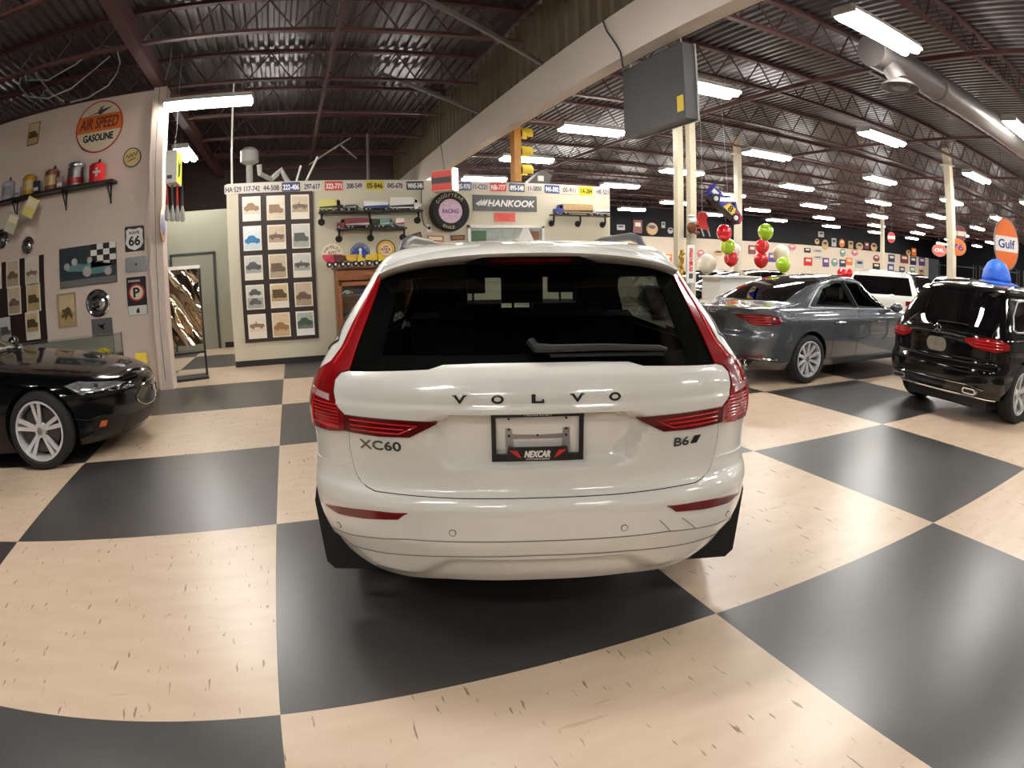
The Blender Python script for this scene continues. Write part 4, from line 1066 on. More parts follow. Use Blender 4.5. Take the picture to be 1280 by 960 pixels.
for u, r, hh, k, lab in CANS:
    x = float(at_y(u, 225, YL - .14)[0])
    m = MB(); m.lathe([(r * .97, 0), (r, .012), (r, hh * .80), (r * 1.02, hh * .82), (r * .98, hh * .84), (r * .7 if k != 'silver' else r, hh * .93), (r * .3 if k != 'silver' else r * .95, hh * .95 if k != 'silver' else hh)], (0, 0, 0), 'Z', 28)
    o = m.build('oil_can', CM[k], None, (x, YL - .14, zs + .0178)); tag(o, lab, 'can', 'cans on the wall shelf')
    if k in ('red', 'brown', 'grey'):
        m = MB(); m.cyl((.03, 0, hh * .94), (.05, -.02, hh * 1.10), .03, .014, 12); m.build('spout', M_dgrey if k != 'red' else M_black, o)
    if k == 'red':
        m = MB(); m.prism(rect(.035, .13, 0, hh * .45), lambda a, b, t: (a + .03, -r - .003 + t, b), .02); m.build('cross', M_white, o, smooth=0)
        m = MB(); m.prism(rect(.12, .03, 0, hh * .45), lambda a, b, t: (a + .03, -r - .004 + t, b), .03); m.build('cross_arm', M_white, o, smooth=0)
    if k == 'silver':
        m = MB(); m.lathe([(r + .002, .0), (r + .003, hh * .26)], (0, 0, .02), 'Z', 28, a0=-PI, a1=0); m.build('label_band', mat('can_label_red', (170, 30, 40), .4, vary=.5, vscale=16), o)
        for q in (.78, .93): m = MB(); m.lathe([(r + .001, -.008), (r + .008, 0), (r + .001, .008)], (0, 0, hh * q), 'Z', 28); m.build('hoop', M_alu, o)
    if k in ('brown', 'gold', 'grey'):
        m = MB(); m.lathe([(r + .002, 0), (r + .002, hh * .45)], (0, 0, hh * .2), 'Z', 20, a0=-PI * .8, a1=-PI * .2); m.build('label_band', mat('can_label_' + k, (200, 176, 120) if k != 'grey' else (150, 150, 160), .4, vary=.5, vscale=18), o)
for u, k, lab, w_, hh in ((75, 'mauve', 'small mauve box standing in front of the brown can', .10, .16), (46, 'navy', 'small dark tin with white spots beside the gold can', .11, .17), (23, 'white', 'small white tin beside the pale grey can', .10, .14)):
    x = float(at_y(u, 228, YL - .23)[0])
    m = MB(); m.box((0, 0, hh / 2), (w_, .05, hh)); o = m.build('small_tin', mat('tin_' + k, {'mauve': (172, 140, 150), 'navy': (40, 48, 66), 'white': (196, 196, 198)}[k], .35, vary=.35, vscale=20), None, (x, YL - .235, zs + .0178), smooth=0)
    tag(o, lab, 'tin', 'small tins on the wall shelf'); part('lid', rect(w_ * .8, hh * .3, 0, hh * .3), M_white if k != 'white' else M_grey, o, -.025)
for (u, v), rz, k, lab in (((38, 259), -.5, (206, 186, 84), 'yellow printed tin hanging tilted under the shelf'), ((15, 279), -.45, (186, 182, 160), 'pale green printed tin hanging tilted, lower left under the shelf')):
    p = at_y(u, v, YL - .35)
    m = MB(); m.box((0, 0, 0), (.20, .12, .28)); o = m.build('hanging_tin', mat('hanging_tin_%d' % k[2], k, .35, vary=.3, vscale=16), None, tuple(p), (.1, -rz, .35), smooth=0); tag(o, lab, 'tin', 'tins hung under the shelf')
    part('label_panel', rect(.16, .1, 0, .06), M_cream, o, -.06); m = MB(); m.tube([(0, 0, .14), (.02, .1, .22), (.03, .12, float(zs - p[2]) - .01)], .003, 4); m.build('string', M_black, o)

# hub caps
def hubcap(u, v, r, lab):
    p = onL(u, v); m = MB(); m.lathe([(r, -.0), (r, -.02), (r * .86, -.035), (r * .66, -.02), (r * .6, -.03), (r * .35, -.05), (r * .3, -.065), (0, -.072)], (0, 0, 0), 'Y', 36)
    o = m.build('hub_cap', M_chrome, None, tuple(p)); tag(o, lab, 'hub cap', 'hub caps on the left wall')
    m = MB(); m.lathe([(r * .8, -.0295), (r * .68, -.0225)], (0, 0, 0), 'Y', 36); m.build('painted_ring', M_dgrey, o)
    m = MB(); m.cyl((0, -.07, 0), (0, -.076, 0), r * .16, n=16); m.build('centre_badge', M_dgrey, o)
hubcap(35, 307, .13, 'small chrome hub cap on the left wall above the photo board')
hubcap(2, 299, .15, 'chrome hub cap cut by the left frame edge')
hubcap(123, 379, .20, 'large chrome hub cap right of the framed sketch on the left wall')
# racing picture
c = (onL(76, 310) + onL(146, 354)) / 2; w_ = onL(146, 330)[0] - onL(75, 335)[0]; hh = onL(110, 308)[2] - onL(110, 358)[2]
o = plaque('racing_picture', 'dark racing car picture with a checkered flag corner on the left wall', 'picture', c, rect(w_, hh), mat('picture_slate', (52, 60, 66), .35, vary=.15, vscale=5), .03)
part('track', rect(w_ * .98, hh * .16, 0, -hh * .41), mat('picture_track', (112, 110, 108), .4), o, -.03)
q = w_ * .43 / 4
for i in range(4):
    for j in range(4):
        part('flag_square', rect(q, q * .8, w_ / 2 - q * (i + .5), hh / 2 - q * .8 * (j + .5)), M_black if (i + j) % 2 else M_white, o, -.03, .003)
m = MB(); cg = mat('picture_racer', (96, 136, 138), .4, vary=.4, vscale=12)
m.wallpoly([(-.36 * w_, .0), (-.2 * w_, .08 * hh), (-.02 * w_, .02 * hh), (.10 * w_, .16 * hh), (.16 * w_, .05 * hh), (.42 * w_, -.02 * hh), (.40 * w_, -.22 * hh), (.1 * w_, -.24 * hh), (-.1 * w_, -.14 * hh), (-.36 * w_, -.1 * hh)], .003, -.03)
m.build('racing_car', cg, o, smooth=0)
for a, b, r in ((-.36, .02, .07), (-.22, .12, .07), (.0, -.16, .10), (.36, -.2, .08), (.05, .12, .06)):
    part('racing_wheel', circ(r * hh * 1.3, 18, a * w_, b * hh), M_lgrey, o, -.033, .003)
# route sign, silver plate, parking sign
c = onL(168.5, 298.5)
o = plaque('route_sign', 'black and white ROUTE 66 shield sign on the left wall', 'sign', c, rrect(.30, .36, .02), M_black)
part('shield', [(-.09, .15), (0, .135), (.09, .15), (.13, .12), (.125, .04), (.14, -.06), (.09, -.13), (0, -.165), (-.09, -.13), (-.14, -.06), (-.125, .04), (-.13, .12)], M_white, o, -.012)
words(o, [('ROUTE', 0, .085, .15, .035, .002), ('66', 0, -.03, .17, .13, .006)], M_black, -.0145)
c = onL(170.5, 330.5); m = MB(); m.wallpoly(rrect(.34, .22, .03), .015); o = m.build('metal_plate', M_alu, None, tuple(c)); tag(o, 'blank brushed metal plate between the route sign and the parking sign', 'plate')
m = MB(); m.cyl((0, -.015, 0), (0, -.02, 0), .016, n=12); m.build('bolt', M_dgrey, o)
c = onL(171.5, 370)
o = plaque('parking_sign', 'black parking sign with a red ring and letter P on the left wall', 'sign', c, rrect(.30, .54, .02), M_black)
part('sign_foot', rect(.29, .13, 0, -.20), M_white, o, -.012)
m = MB(); m.lathe([(.125, -.012), (.125, -.015), (.10, -.015), (.10, -.012)], (0, 0, .05), 'Y', 32, close=True); m.build('ring', M_red, o); part('disc', circ(.10, 32, 0, .05), M_cream, o, -.012)
words(o, [('P', 0, .05, .09, .13, .006)], M_black, -.0145); words(o, [('PARKING', -.03, .215, .18, .03, .001)], M_white, -.0125)
m = MB(); m.wallpoly([(-.02, -.24), (.03, -.24), (.03, -.2), (.015, -.16), (-.02, -.2)], .002, -.0145); m.build('arrow', M_black, o, smooth=0)
# framed sketch, emblem plaque
c = onL(84, 388); print_('framed tan horse sketch below the racing picture', c, .33, .50, 'tan', [(-.3, .1), (-.1, .12), (.1, .2), (.25, .1), (.3, -.3), (.1, -.1), (-.1, -.3), (-.2, -.05)], None, .03, frame=mat('gilt_frame', (170, 150, 116), .4))
c = onL(128, 407.5); o = plaque('emblem_plaque', 'small grey plaque with a silver emblem below the large hub cap', 'plaque', c, rect(.34, .22), mat('plaque_grey', (98, 98, 96), .4))
m = MB(); m.wallpoly([(-.07, .03), (0, .015), (.07, .04), (.02, 0), (.03, -.06), (-.01, -.02), (-.03, -.01)], .006, -.012); m.build('emblem', M_chrome, o, smooth=0)
# photo board
x0, x1 = onL(60, 420)[0], onL(-40, 400)[0]; zt, zb = onL(57, 318)[2], onL(62, 424)[2]
o = plaque('photo_board', 'dark board of car photos on the left wall behind the black sedan', 'board', ((x0 + x1) / 2, YL - .012, (zt + zb) / 2), rect(x0 - x1, zt - zb), M_brown, .02)
for i, (u, v, tn, sil, lab, cap) in enumerate(((40, 338, 'cream', OPEN, 'tinted car drawing in the right column but one, top of the left wall board', False), (16, 342, 'sepia', SIL, 'sepia racing print left of the drawing in the top row of the left wall board', False),
        (18, 376, 'sepia', SIL, 'sepia car photo in the middle row of the left wall board', False), (42, 372, 'tan', VAN, 'tan car photo in the right column of the left wall board, middle row', False),
        (41, 407, 'tan', VAN, 'brown car photo in the bottom row of the left wall board', True), (7, 412, 'grey', VAN, 'black-framed print at the bottom left of the left wall board', False), (-6, 345, 'warm', SIL, 'print cut by the left frame edge on the left wall board', False))):
    p = at_y(u, v, YL - .032); print_(lab, p, .27, .41, tn, sil, 'prints on the left wall board', .022, caption=cap, paper=M_black if i == 5 else None)
# glass display case with little things
dc = thing('display_case', 'long low glass display case standing against the left wall', 'display case', (float(at_y(150, 440, YL - .25)[0]) - 1.2, YL - .27, 0))
m = MB(); m.box((0, 0, .30), (2.4, .42, .58)); m.build('plinth', M_black, dc, smooth=0)
m = MB(); m.box((0, 0, .86), (2.4, .44, .012)); m.build('top_pane', M_glassclear, dc, smooth=0)
for s_ in (-1, 1): m = MB(); m.box((0, s_ * .215, .725), (2.38, .006, .26)); m.build('side_pane', M_glassclear, dc, smooth=0)
m = MB(); m.box((1.19, 0, .725), (.006, .42, .26)); m.build('end_pane', M_glassclear, dc, smooth=0)
for sx in (-1, 1):
    for sy in (-1, 1): m = MB(); m.box((sx * 1.19, sy * .21, .725), (.016, .016, .27)); m.build('corner_post', M_alu, dc, smooth=0)
for i, (k, col) in enumerate((('yellow', M_yellow), ('red', M_red), ('blue', M_blue), ('maroon', mat('maroon_toy', (90, 20, 26), .4)))):
    m = MB(); m.prism([(a * .24, b * .24) for a, b in SIL], lambda a, b, t: (a, t - .05, b + .045), .1); o = m.build('toy_car', col, None, (dc.location.x + .95 - .30 * i, YL - .27, .592), smooth=0); tag(o, '%s toy car inside the glass display case' % k, 'toy car', 'toys in the display case')
    for sx in (-.06, .06):
        m = MB(); m.cyl((sx, -.055, .02), (sx, .055, .02), .02, n=12); m.build('wheel', M_black, o)
# yellow floor sign leaning at the wall
p = at_z(173, 480, 0); o = thing('caution_sign', 'yellow folding floor sign standing near the end of the left wall', 'sign', (-2.02, 6.9, 0), .3)
for s_ in (-1, 1):
    m = MB(); m.prism([(-.10, 0), (.10, 0), (.08, .56), (-.08, .56)], lambda a, b, t: (a, s_ * (.11 - b * .16) + t, b), .012); pn = m.build('panel', M_yellow, o, smooth=0)
m = MB(); m.prism([(-.05, .2), (.05, .2), (.0, .42)], lambda a, b, t: (a, -(.11 - b * .16) - .002 + t, b), .002); m.build('pictogram', M_black, pn, smooth=0)
# lit sign on the wall end, pennants, round plaque, ceiling cables
p = at_y(216, 210, 6.62); ls = thing('lightbox_sign', 'lit box sign hung at the left wall end, white front and yellow side', 'sign', (float(p[0]), 6.7, float(p[2])))
m = MB(); m.box((0, 0, 0), (.155, .40, .44)); m.build('case', M_white, ls, smooth=0)
m = MB(); m.box((.08, 0, 0), (.008, .36, .40)); fc = m.build('sign_face', M_lityellow, ls, smooth=0)
m = MB(); m.prism([(-.13, -.15), (.05, -.1), (.13, .16), (.02, .05), (-.1, .12)], lambda a, b, t: (.084 + t, a, b), .002); m.build('sign_print', M_green, fc, smooth=0)
m = MB(); m.prism(rect(.07, .05, -.02, -.14), lambda a, b, t: (a, -.2 - t, b), .003); m.build('label_plate', M_dgrey, ls, smooth=0)
m = MB(); m.tube([(0, 0, .22), (.02, .05, .6), (.0, .1, DECK + .02 - ls.location.z)], .005, 5); m.build('cable', M_lgrey, ls)
for i in range(4):
    p = at_y(210 + 5 * i, 240, 6.62); m = MB(); m.cyl((0, 0, .20), (0, 0, -.08), .012, .02, 8); o = m.build('brush', M_red if i % 2 == 0 else M_dgrey, None, (float(p[0]), 6.56 + .085 * i, ls.location.z - .425)); tag(o, '%s handled brush hanging under the lit box sign, %s from the left' % ('red' if i % 2 == 0 else 'dark', ORD[i]), 'brush', 'brushes under the lit sign')
    m = MB(); m.lathe([(.015, -.08), (.03, -.16), (.034, -.26), (.02, -.30)], (0, 0, 0), 'Z', 12); m.build('bristles', M_lgrey, o)
p = at_x(203, 281, -1.60); m = MB(); m.prism(circ(.20, 28), lambda a, b, t: (t, a, b * 1.25), .02); o = m.build('round_plaque', mat('plaque_tan', (176, 130, 90), .4, vary=.4, vscale=10), None, (-1.60, 6.95, float(p[2]))); tag(o, 'round tan and blue plaque on the side of the left wall end', 'plaque')
m = MB(); m.prism(circ(.12, 24), lambda a, b, t: (.02 + t, a, b * 1.25), .003); m.build('plaque_centre', M_blue, o)
m = MB(); m.tube([(-1.68, 6.86, 0.15), (-1.675, 6.86, 2.0), (-1.685, 6.86, 4.3)], .006, 5); o = m.build('cable', M_grey, None); tag(o, 'thin grey cable running up the end of the left wall', 'cable')
# chrome sculpture in the corridor mouth
ch = thing('chrome_panel', 'tall rippled chrome panel on a black stand in the corridor', 'panel', (-1.50, 7.75, 0), .25)
m = MB(); NXX, NZZ = 14, 30; V = []
for j in range(NZZ + 1):
    for i in range(NXX + 1):
        a, b = i / NXX, j / NZZ
        V.append((-.28 + .56 * a, .06 * math.sin(3.2 * b * PI + 2.2 * a * PI) + .03 * math.sin(9 * a + 5 * b), .52 + 1.16 * b))
m.add(V, [(j * (NXX + 1) + i, j * (NXX + 1) + i + 1, (j + 1) * (NXX + 1) + i + 1, (j + 1) * (NXX + 1) + i) for j in range(NZZ) for i in range(NXX)])
m.build('sheet', mat('warm_chrome', (226, 206, 178), .06, 1.0), ch, smooth=2)
m = MB(); m.box((0, .0, 1.70), (.60, .10, .05)); m.build('top_rail', M_white, ch, smooth=0)
for s_ in (-1, 1): m = MB(); m.box((s_ * .295, 0, .84), (.03, .05, 1.68)); m.build('post', M_black, ch, smooth=0)
m = MB(); m.box((0, 0, .40), (.6, .08, .03)); m.build('lower_rail', M_black, ch, smooth=0)
m = MB(); m.box((0, 0, .02), (.6, .40, .04)); m.build('foot', M_black, ch, smooth=0)
# loose cables slung under the deck
for i, (pts, lab) in enumerate((([(0, 98), (30, 88), (33, 100), (60, 100), (95, 80), (125, 57), (140, 58)], 'upper loop of white cable slung under the deck at top left'), ([(26, 92), (24, 108), (35, 121), (60, 123), (90, 110), (120, 85), (138, 70)], 'lower loop of white cable slung under the deck at top left'), ([(147, 66), (150, 78), (146, 92), (135, 107), (110, 122), (88, 128)], 'hanging tail of white cable at the right of the cable loops'), ([(45, 94), (66, 118), (80, 127)], 'short straight white cable across the cable loops'))):
    m = MB(); P = [at_y(u, v, 6.4 + .05 * i) for u, v in pts]; P = [np.array([P[0][0], P[0][1], DECK + .02])] + P if i else P + [np.array([P[-1][0], P[-1][1], DECK + .02])]
    m.tube(P, .012, 6); o = m.build('loose_cable', M_lgrey, None); tag(o, lab, 'cable', 'loose cables at top left')
m = MB(); P = [at_y(u, v, 6.9) for u, v in ((207, 100), (213, 78), (215, 55), (224, 35), (228, 22), (222, 14), (210, 17))]; P.append(np.array([P[-1][0], P[-1][1], DECK + .02])); m.tube(P, .008, 5); o = m.build('loose_cable', M_lgrey, None); tag(o, 'wavy cable rising from the end of the left wall to the ceiling', 'cable')
# flexible white duct and conduits behind the display wall
m = MB(); P = [at_y(u, v, 9.6) for u, v in ((316, 205), (325, 217), (338, 221), (346, 214), (351, 208), (356, 218), (362, 228))]; P = [q_ + np.array([0, .30 * (i_ > 1), 0]) for i_, q_ in enumerate(P)]; P[0] = P[0] + np.array([.12, -.02, -.02]); m.tube(P, .05, 10); o = m.build('flexible_duct', mat('white_duct', (206, 206, 204), .35, vary=.1), None); tag(o, 'bright flexible white duct sagging above the left end of the display wall', 'duct')
p = at_y(312, 196, 9.5); m = MB(); m.lathe([(.0, -float(p[2])), (.05, -float(p[2])), (.06, -.16), (.17, -.10), (.17, .10), (.10, .16), (.0, .16)], (0, 0, 0), 'Z', 20); o = m.build('vent_pipe', M_lgrey, None, tuple(p)); tag(o, 'grey vent pipe with a wide cap above the left end of the display wall', 'pipe')
for i, (a, b) in enumerate((((290, 228), (290, 168)), ((370, 222), (376, 207)), ((382, 222), (397, 196)))):
    P0, P1 = at_y(*a, YB + .1), at_y(*b, YB + .1); P0[2] = 3.045
    if i == 0: P1[2] = DECK
    m = MB(); m.cyl(P0, P1, .018, n=8); o = m.build('white_conduit', M_white, None); tag(o, ['upright white conduit at the left end of the display wall', 'short slanting white rod above the number plates', 'longer slanting white rod above the number plates'][i], 'rod', 'white rods above the display wall')

# ------------------------------------------------------------------ display wall
def btop(u, v): return onB(u, v)
PL = [(292, 237.5, 'HA·529', 'white'), (315, 236, '117-742', 'white'), (339, 235.5, '44-508', 'white'), (363.7, 234, '222-406', 'blue'), (390, 233.5, '297-617', 'white'), (417, 232.3, '322-771', 'red'), (442.7, 231.5, '208-549', 'white'), (468.4, 231, '05·846', 'yellow'), (493.5, 230.5, '045-670', 'white'), (518.7, 230.2, 'WN5-546', 'navy'),
      (578.6, 231.5, '885-970', 'blue'), (600.2, 232, '11-C521', 'white'), (622.7, 232.6, 'NB-777', 'red'), (646, 233.3, '895-548', 'blue'), (668.5, 234.3, '11-5850', 'white'), (690, 235.2, '941-592', 'blue'), (711.6, 236.2, '05-911', 'white'), (732.3, 237.6, 'YA-284', 'yellow'), (753, 238.6, 'HE-521', 'white')]
PC = {'white': ((206, 196, 192), M_dgrey), 'blue': ((48, 66, 120), M_white), 'red': ((206, 60, 58), M_white), 'yellow': ((206, 190, 20), M_black), 'navy': ((58, 66, 84), M_white)}
for u, v, s_, k in PL:
    p = onB(u, v); m = MB(); m.wallpoly(rrect(.305, .155, .018), .006); o = m.build('number_plate', mat('plate_' + k, PC[k][0], .35, vary=.12, vscale=12), None, (p[0], YB, 2.955), (0, random.uniform(-.02, .02), 0), smooth=0)
    tag(o, '%s number plate %s on top of the display wall' % (k, s_), 'number plate', 'number plates along the display wall')
    words(o, [(s_, 0, -.005, .26, .085, .004)], PC[k][1], -.0065)
# board with fifteen prints
c0, c1, c2, c3 = onB(298.4, 243.5), onB(390.5, 238.3), onB(398.6, 422), onB(306.6, 428.6)
bx0, bx1, bz0, bz1 = (c0[0] + c3[0]) / 2, (c1[0] + c2[0]) / 2, (c2[2] + c3[2]) / 2, (c0[2] + c1[2]) / 2
o = plaque('photo_board', 'tall dark brown board with fifteen car prints on the display wall', 'board', ((bx0 + bx1) / 2, YB - .012, (bz0 + bz1) / 2), rect(bx1 - bx0, bz1 - bz0), M_brown, .02)
KIND = [('cream', SIL), ('cream', VAN), ('sepia', OPEN), ('blue', SIL), ('sepia', OPEN), ('grey', VAN), ('grey', SIL), ('sepia', VAN), ('grey', OPEN), ('grey', SIL), ('tan', VAN), ('sepia', SIL), ('cream', OPEN), ('warm', SIL), ('green', SIL)]
ROWN = ['top', 'second', 'middle', 'fourth', 'bottom']; COLN = ['left', 'middle', 'right']
bw, bh = bx1 - bx0, bz1 - bz0
for r_ in range(5):
    for q in range(3):
        tn, sil = KIND[r_ * 3 + q]
        x = bx0 + bw * (.175 + .325 * q); z = bz1 - bh * (.105 + .197 * r_)
        print_('%s toned car print, %s row, %s column of the fifteen-print board' % (tn, ROWN[r_], COLN[q]), (x, YB - .032, z), bw * .245, bh * .165, tn, sil, 'prints on the fifteen-print board', .02, paper=M_white if (r_, q) in ((0, 0), (4, 2), (1, 0)) else M_paper, caption=(r_ + q) % 2 == 0, two=(r_, q) == (3, 0))
# pipe shelves with model lorries
M_pipe = mat('black_pipe', (38, 34, 32), .5, .6)
def pipe_shelf(u0, u1, v, us, lab):
    a, b = at_y(u0, v, YB - .14), at_y(u1, v, YB - .14); z = float((a[2] + b[2]) / 2)
    t = thing('pipe_shelf', lab, 'shelf', (0, 0, 0), group='pipe shelves on the display wall')
    m = MB(); m.box(((a[0] + b[0]) / 2, YB - .12, z), (b[0] - a[0], .20, .022)); m.build('board', M_black, t, smooth=0)
    for u in us:
        x = float(at_y(u, v + 14, YB - .1)[0])
        m = MB(); m.tube([(x, YB - .12, z - .01), (x, YB - .12, z - .12), (x, YB - .10, z - .15), (x, YB - .01, z - .15)], .018, 8); m.lathe([(.06, -.012), (.06, 0), (.02, 0)], (x, YB - .0, z - .15), 'Y', 18); m.build('pipe_bracket', M_pipe, t)
    return a, b, z + .011
def truck(kind, lab, x0, x1, z, h_, mats, cab='right', group='model lorries'):
    """model lorry side-on: box or tank, cab, wheels"""
    L = x1 - x0 - .02; t = thing('model_lorry', lab, 'model lorry', ((x0 + x1) / 2, YB - .13, z), group=group)
    r = .028; sg = 1 if cab == 'right' else -1; dz = r * 1.3
    body, cabm, trim = mats; cl = min(.16, L * .24) if cab != 'none' else 0
    xa, xb = (-L / 2, L / 2 - cl - .01) if sg > 0 else (-L / 2 + cl + .01, L / 2)
    m = MB()
    if kind == 'tank': m.lathe([(.0, xa), (h_ * .30, xa + .01), (h_ * .34, xa + .03), (h_ * .34, xb - .03), (h_ * .30, xb - .01), (0, xb)], (0, 0, dz + h_ * .38), 'X', 18)
    else: m.prism(rrect(xb - xa, h_ - dz, .01, (xa + xb) / 2, dz + (h_ - dz) / 2), lambda a, b, q: (a, q - .06, b), .12)
    m.build('trailer', body, t)
    m = MB(); m.box(((xa + xb) / 2, 0, dz), (xb - xa, .08, .02)); m.mi = 1; m.prism([(xa, dz + .02), (xb, dz + .02), (xb, dz + .02 + h_ * .2), (xa, dz + .02 + h_ * .1)], lambda a, b, q: (a, -.0615 + q, b), .002); m.build('side_stripe', [M_black, trim], t, smooth=0)
    if cab != 'none':
        xs = xb + .01 if sg > 0 else xa - .01
        P = [(0, dz * .6), (cl, dz * .6), (cl, h_ * .5), (cl * .55, h_ * .55), (cl * .45, h_ * .9), (0, h_ * .95)]
        m = MB(); m.prism([(xs + sg * a, b) for a, b in P], lambda a, b, q: (a, q - .055, b), .11); cb = m.build('cab', cabm, t, smooth=0)
        m = MB(); m.prism([(xs + sg * cl * .1, h_ * .58), (xs + sg * cl * .42, h_ * .58), (xs + sg * cl * .38, h_ * .82), (xs + sg * cl * .1, h_ * .82)], lambda a, b, q: (a, -.057 + q, b), .003); m.build('cab_window', M_darkglass, cb, smooth=0)
    ws = [xa + .05, xa + .115, xb - .05] + ([xb + .01 + cl * .75] if cab == 'right' else [xa - .01 - cl * .75] if cab == 'left' else [])
    for wx in ws:
        m = MB(); m.cyl((wx, -.06, r), (wx, .06, r), r, n=14); m.mi = 1; m.cyl((wx, -.062, r), (wx, -.058, r), r * .55, n=12); m.build('wheel', [M_black, M_lgrey], t)
M_tan = mat('model_tan', (196, 160, 110), .5, vary=.3, vscale=20); M_teal = mat('model_teal', (110, 150, 146), .4); M_burg = mat('model_burgundy', (110, 26, 40), .35); M_pale = mat('model_pale_yellow', (206, 196, 110), .4)
a, b, z = pipe_shelf(398, 528, 264.5, (402, 462, 523), 'long upper pipe shelf of model lorries left of the race tyre')
X = lambda u, v=258: float(at_y(u, v, YB - .13)[0])
truck('box', 'pale yellow trailer lorry with a dark cab at the left of the upper shelf', X(398), X(429), z, .20, (M_pale, M_pipe, M_black))
truck('box', 'small dark blue model pickup between the yellow and white lorries', X(431), X(450), z, .10, (mat('model_navy', (44, 48, 76), .35), mat('model_navy', (44, 48, 76), .35), M_lgrey))
truck('tank', 'white and blue model tanker lorry on the upper shelf', X(452), X(486), z, .19, (M_white, M_blue, M_blue), 'none')
truck('box', 'long white model lorry with a black swoosh at the right of the upper shelf', X(486), X(527), z, .22, (M_white, M_white, M_black))
a, b, z = pipe_shelf(420, 508, 285.8, (424, 464, 505), 'short lower pipe shelf of model lorries')
X = lambda u, v=279: float(at_y(u, v, YB - .13)[0])
truck('box', 'burgundy model lorry on the lower pipe shelf', X(420), X(462), z, .17, (M_burg, M_burg, M_lgrey), 'left')
truck('box', 'small dark green model lorry in the middle of the lower pipe shelf', X(463), X(473), z, .15, (mat('model_green', (36, 52, 36), .4), M_black, M_black), 'none')
truck('box', 'teal model pickup on the lower pipe shelf', X(473.5), X(492), z, .16, (M_teal, M_teal, M_lgrey))
truck('box', 'white and red model van at the right end of the lower pipe shelf', X(493), X(505), z, .16, (M_white, M_white, M_red), 'none')
a, b, z = pipe_shelf(690, 762, 269.5, (692, 725, 756), 'pipe shelf of model lorries at the right end of the display wall')
X = lambda u, v=263: float(at_y(u, v, YB - .13)[0])
truck('box', 'tan model log lorry with a blue cab on the right pipe shelf', X(692), X(740), z, .20, (M_tan, M_blue, M_dgrey), 'left')
truck('box', 'white model trailer at the right end of the right pipe shelf', X(741), X(761), z, .13, (M_white, M_white, M_black), 'none')

# round signs
c = onB(415, 318); o = plaque('round_sign', 'round cream sign with black lettering and a pink lower half, left of the blue sign', 'sign', c, circ(.185, 36), M_cream, group=None)
part('sign_half', circ(.17, 24, 0, 0, PI, 2 * PI), mat('sign_pink', (206, 70, 100), .4), o, -.012); m = MB(); arc_text(m, 'MARVELOUS', 0, 0, .13, .05, PI / 2, 2.6, -.0125); m.build('lettering', M_black, o, smooth=0); words(o, [('AUTO', 0, .03, .14, .05)], M_black, -.0125)
c = onB(450, 315.5); o = plaque('round_sign', 'round blue sign with a white figure above the toy diggers', 'sign', c, circ(.165, 36), M_blue); m = MB(); m.lathe([(.15, -.012), (.15, -.0145), (.142, -.0145), (.142, -.012)], (0, 0, 0), 'Y', 32, close=True); m.build('ring', M_lgrey, o)
m = MB(); arc_text(m, 'ACCESSORIES', 0, 0, .118, .03, PI / 2, 2.8, -.0125); m.build('lettering', M_lgrey, o, smooth=0); part('figure', [(-.03, -.09), (.03, -.09), (.02, .02), (.035, .05), (0, .085), (-.03, .05), (-.015, .02)], M_white, o, -.012)
c = onB(482, 311.5); o = plaque('keyhole_sign', 'yellow keyhole-shaped sign with red lettering right of the blue sign', 'sign', c, [(.165 * math.cos(t), .165 * math.sin(t)) for t in np.linspace(-PI * .36, PI * 1.36, 34)] + [(-.09, -.28), (.09, -.28)], M_black); part('sign_face', [(.15 * math.cos(t), .15 * math.sin(t)) for t in np.linspace(-PI * .36, PI * 1.36, 34)] + [(-.078, -.268), (.078, -.268)], mat('sign_amber', (232, 178, 60), .4), o, -.012)
part('disc', circ(.10, 28), M_cream, o, -.014); words(o, [('GAS', 0, .05, .08, .035, .002), ('MOTOR OIL', 0, .0, .16, .045, .002), ('LUBE', 0, -.05, .09, .03, .002)], mat('sign_crimson', (170, 40, 50), .4), -.0165)
# oak cabinet with toy diggers on top
cz = float(at_y(424, 336, YB - .3)[2]); cx = float(at_y(421, 380, YB - .42)[0])
cb = thing('oak_cabinet', 'oak cabinet with a glazed door against the display wall', 'cabinet', (cx + .62, YB - .22, 0))
m = MB(); m.box((0, .19, cz / 2), (1.20, .02, cz - .04)); m.build('back', M_wood, cb, smooth=0)
for s_ in (-1, 1): m = MB(); m.box((s_ * .60, 0, cz / 2), (.04, .40, cz)); m.build('side_panel', M_wood, cb, smooth=0)
for z, d in ((.06, .10), (.75, .02), (1.1, .02), (cz - .04, .02)): m = MB(); m.box((0, 0, z), (1.16, .38, d)); m.build('shelf', M_wood, cb, smooth=0)
m = MB(); m.box((0, -.01, cz + .01), (1.30, .46, .04)); m.build('top', mat('dark_oak', (92, 50, 28), .35, vary=.2), cb, smooth=0)
m = MB(); m.box((0, -.205, cz - .11), (1.18, .02, .16)); m.build('frieze', M_wood, cb, smooth=0)
for s_ in (-1, 1):
    d = MB(); hh = cz - .34; zc = .12 + hh / 2
    for c_, q in (((s_ * .295 - .27, -.21, zc), (.06, .025, hh)), ((s_ * .295 + .27, -.21, zc), (.06, .025, hh)), ((s_ * .295, -.21, .15), (.54, .025, .08)), ((s_ * .295, -.21, .12 + hh - .03), (.54, .025, .06))): d.box(c_, q)
    dd = d.build('door', M_wood, cb, smooth=0)
    m = MB(); m.box((s_ * .295, -.208, zc), (.50, .006, hh - .1)); m.build('pane', M_glassclear, dd, smooth=0); m = MB(); m.sphere((s_ * .06, -.235, zc), .015); m.build('knob', M_alu, dd)
rowz = (.762, 1.112, .112)
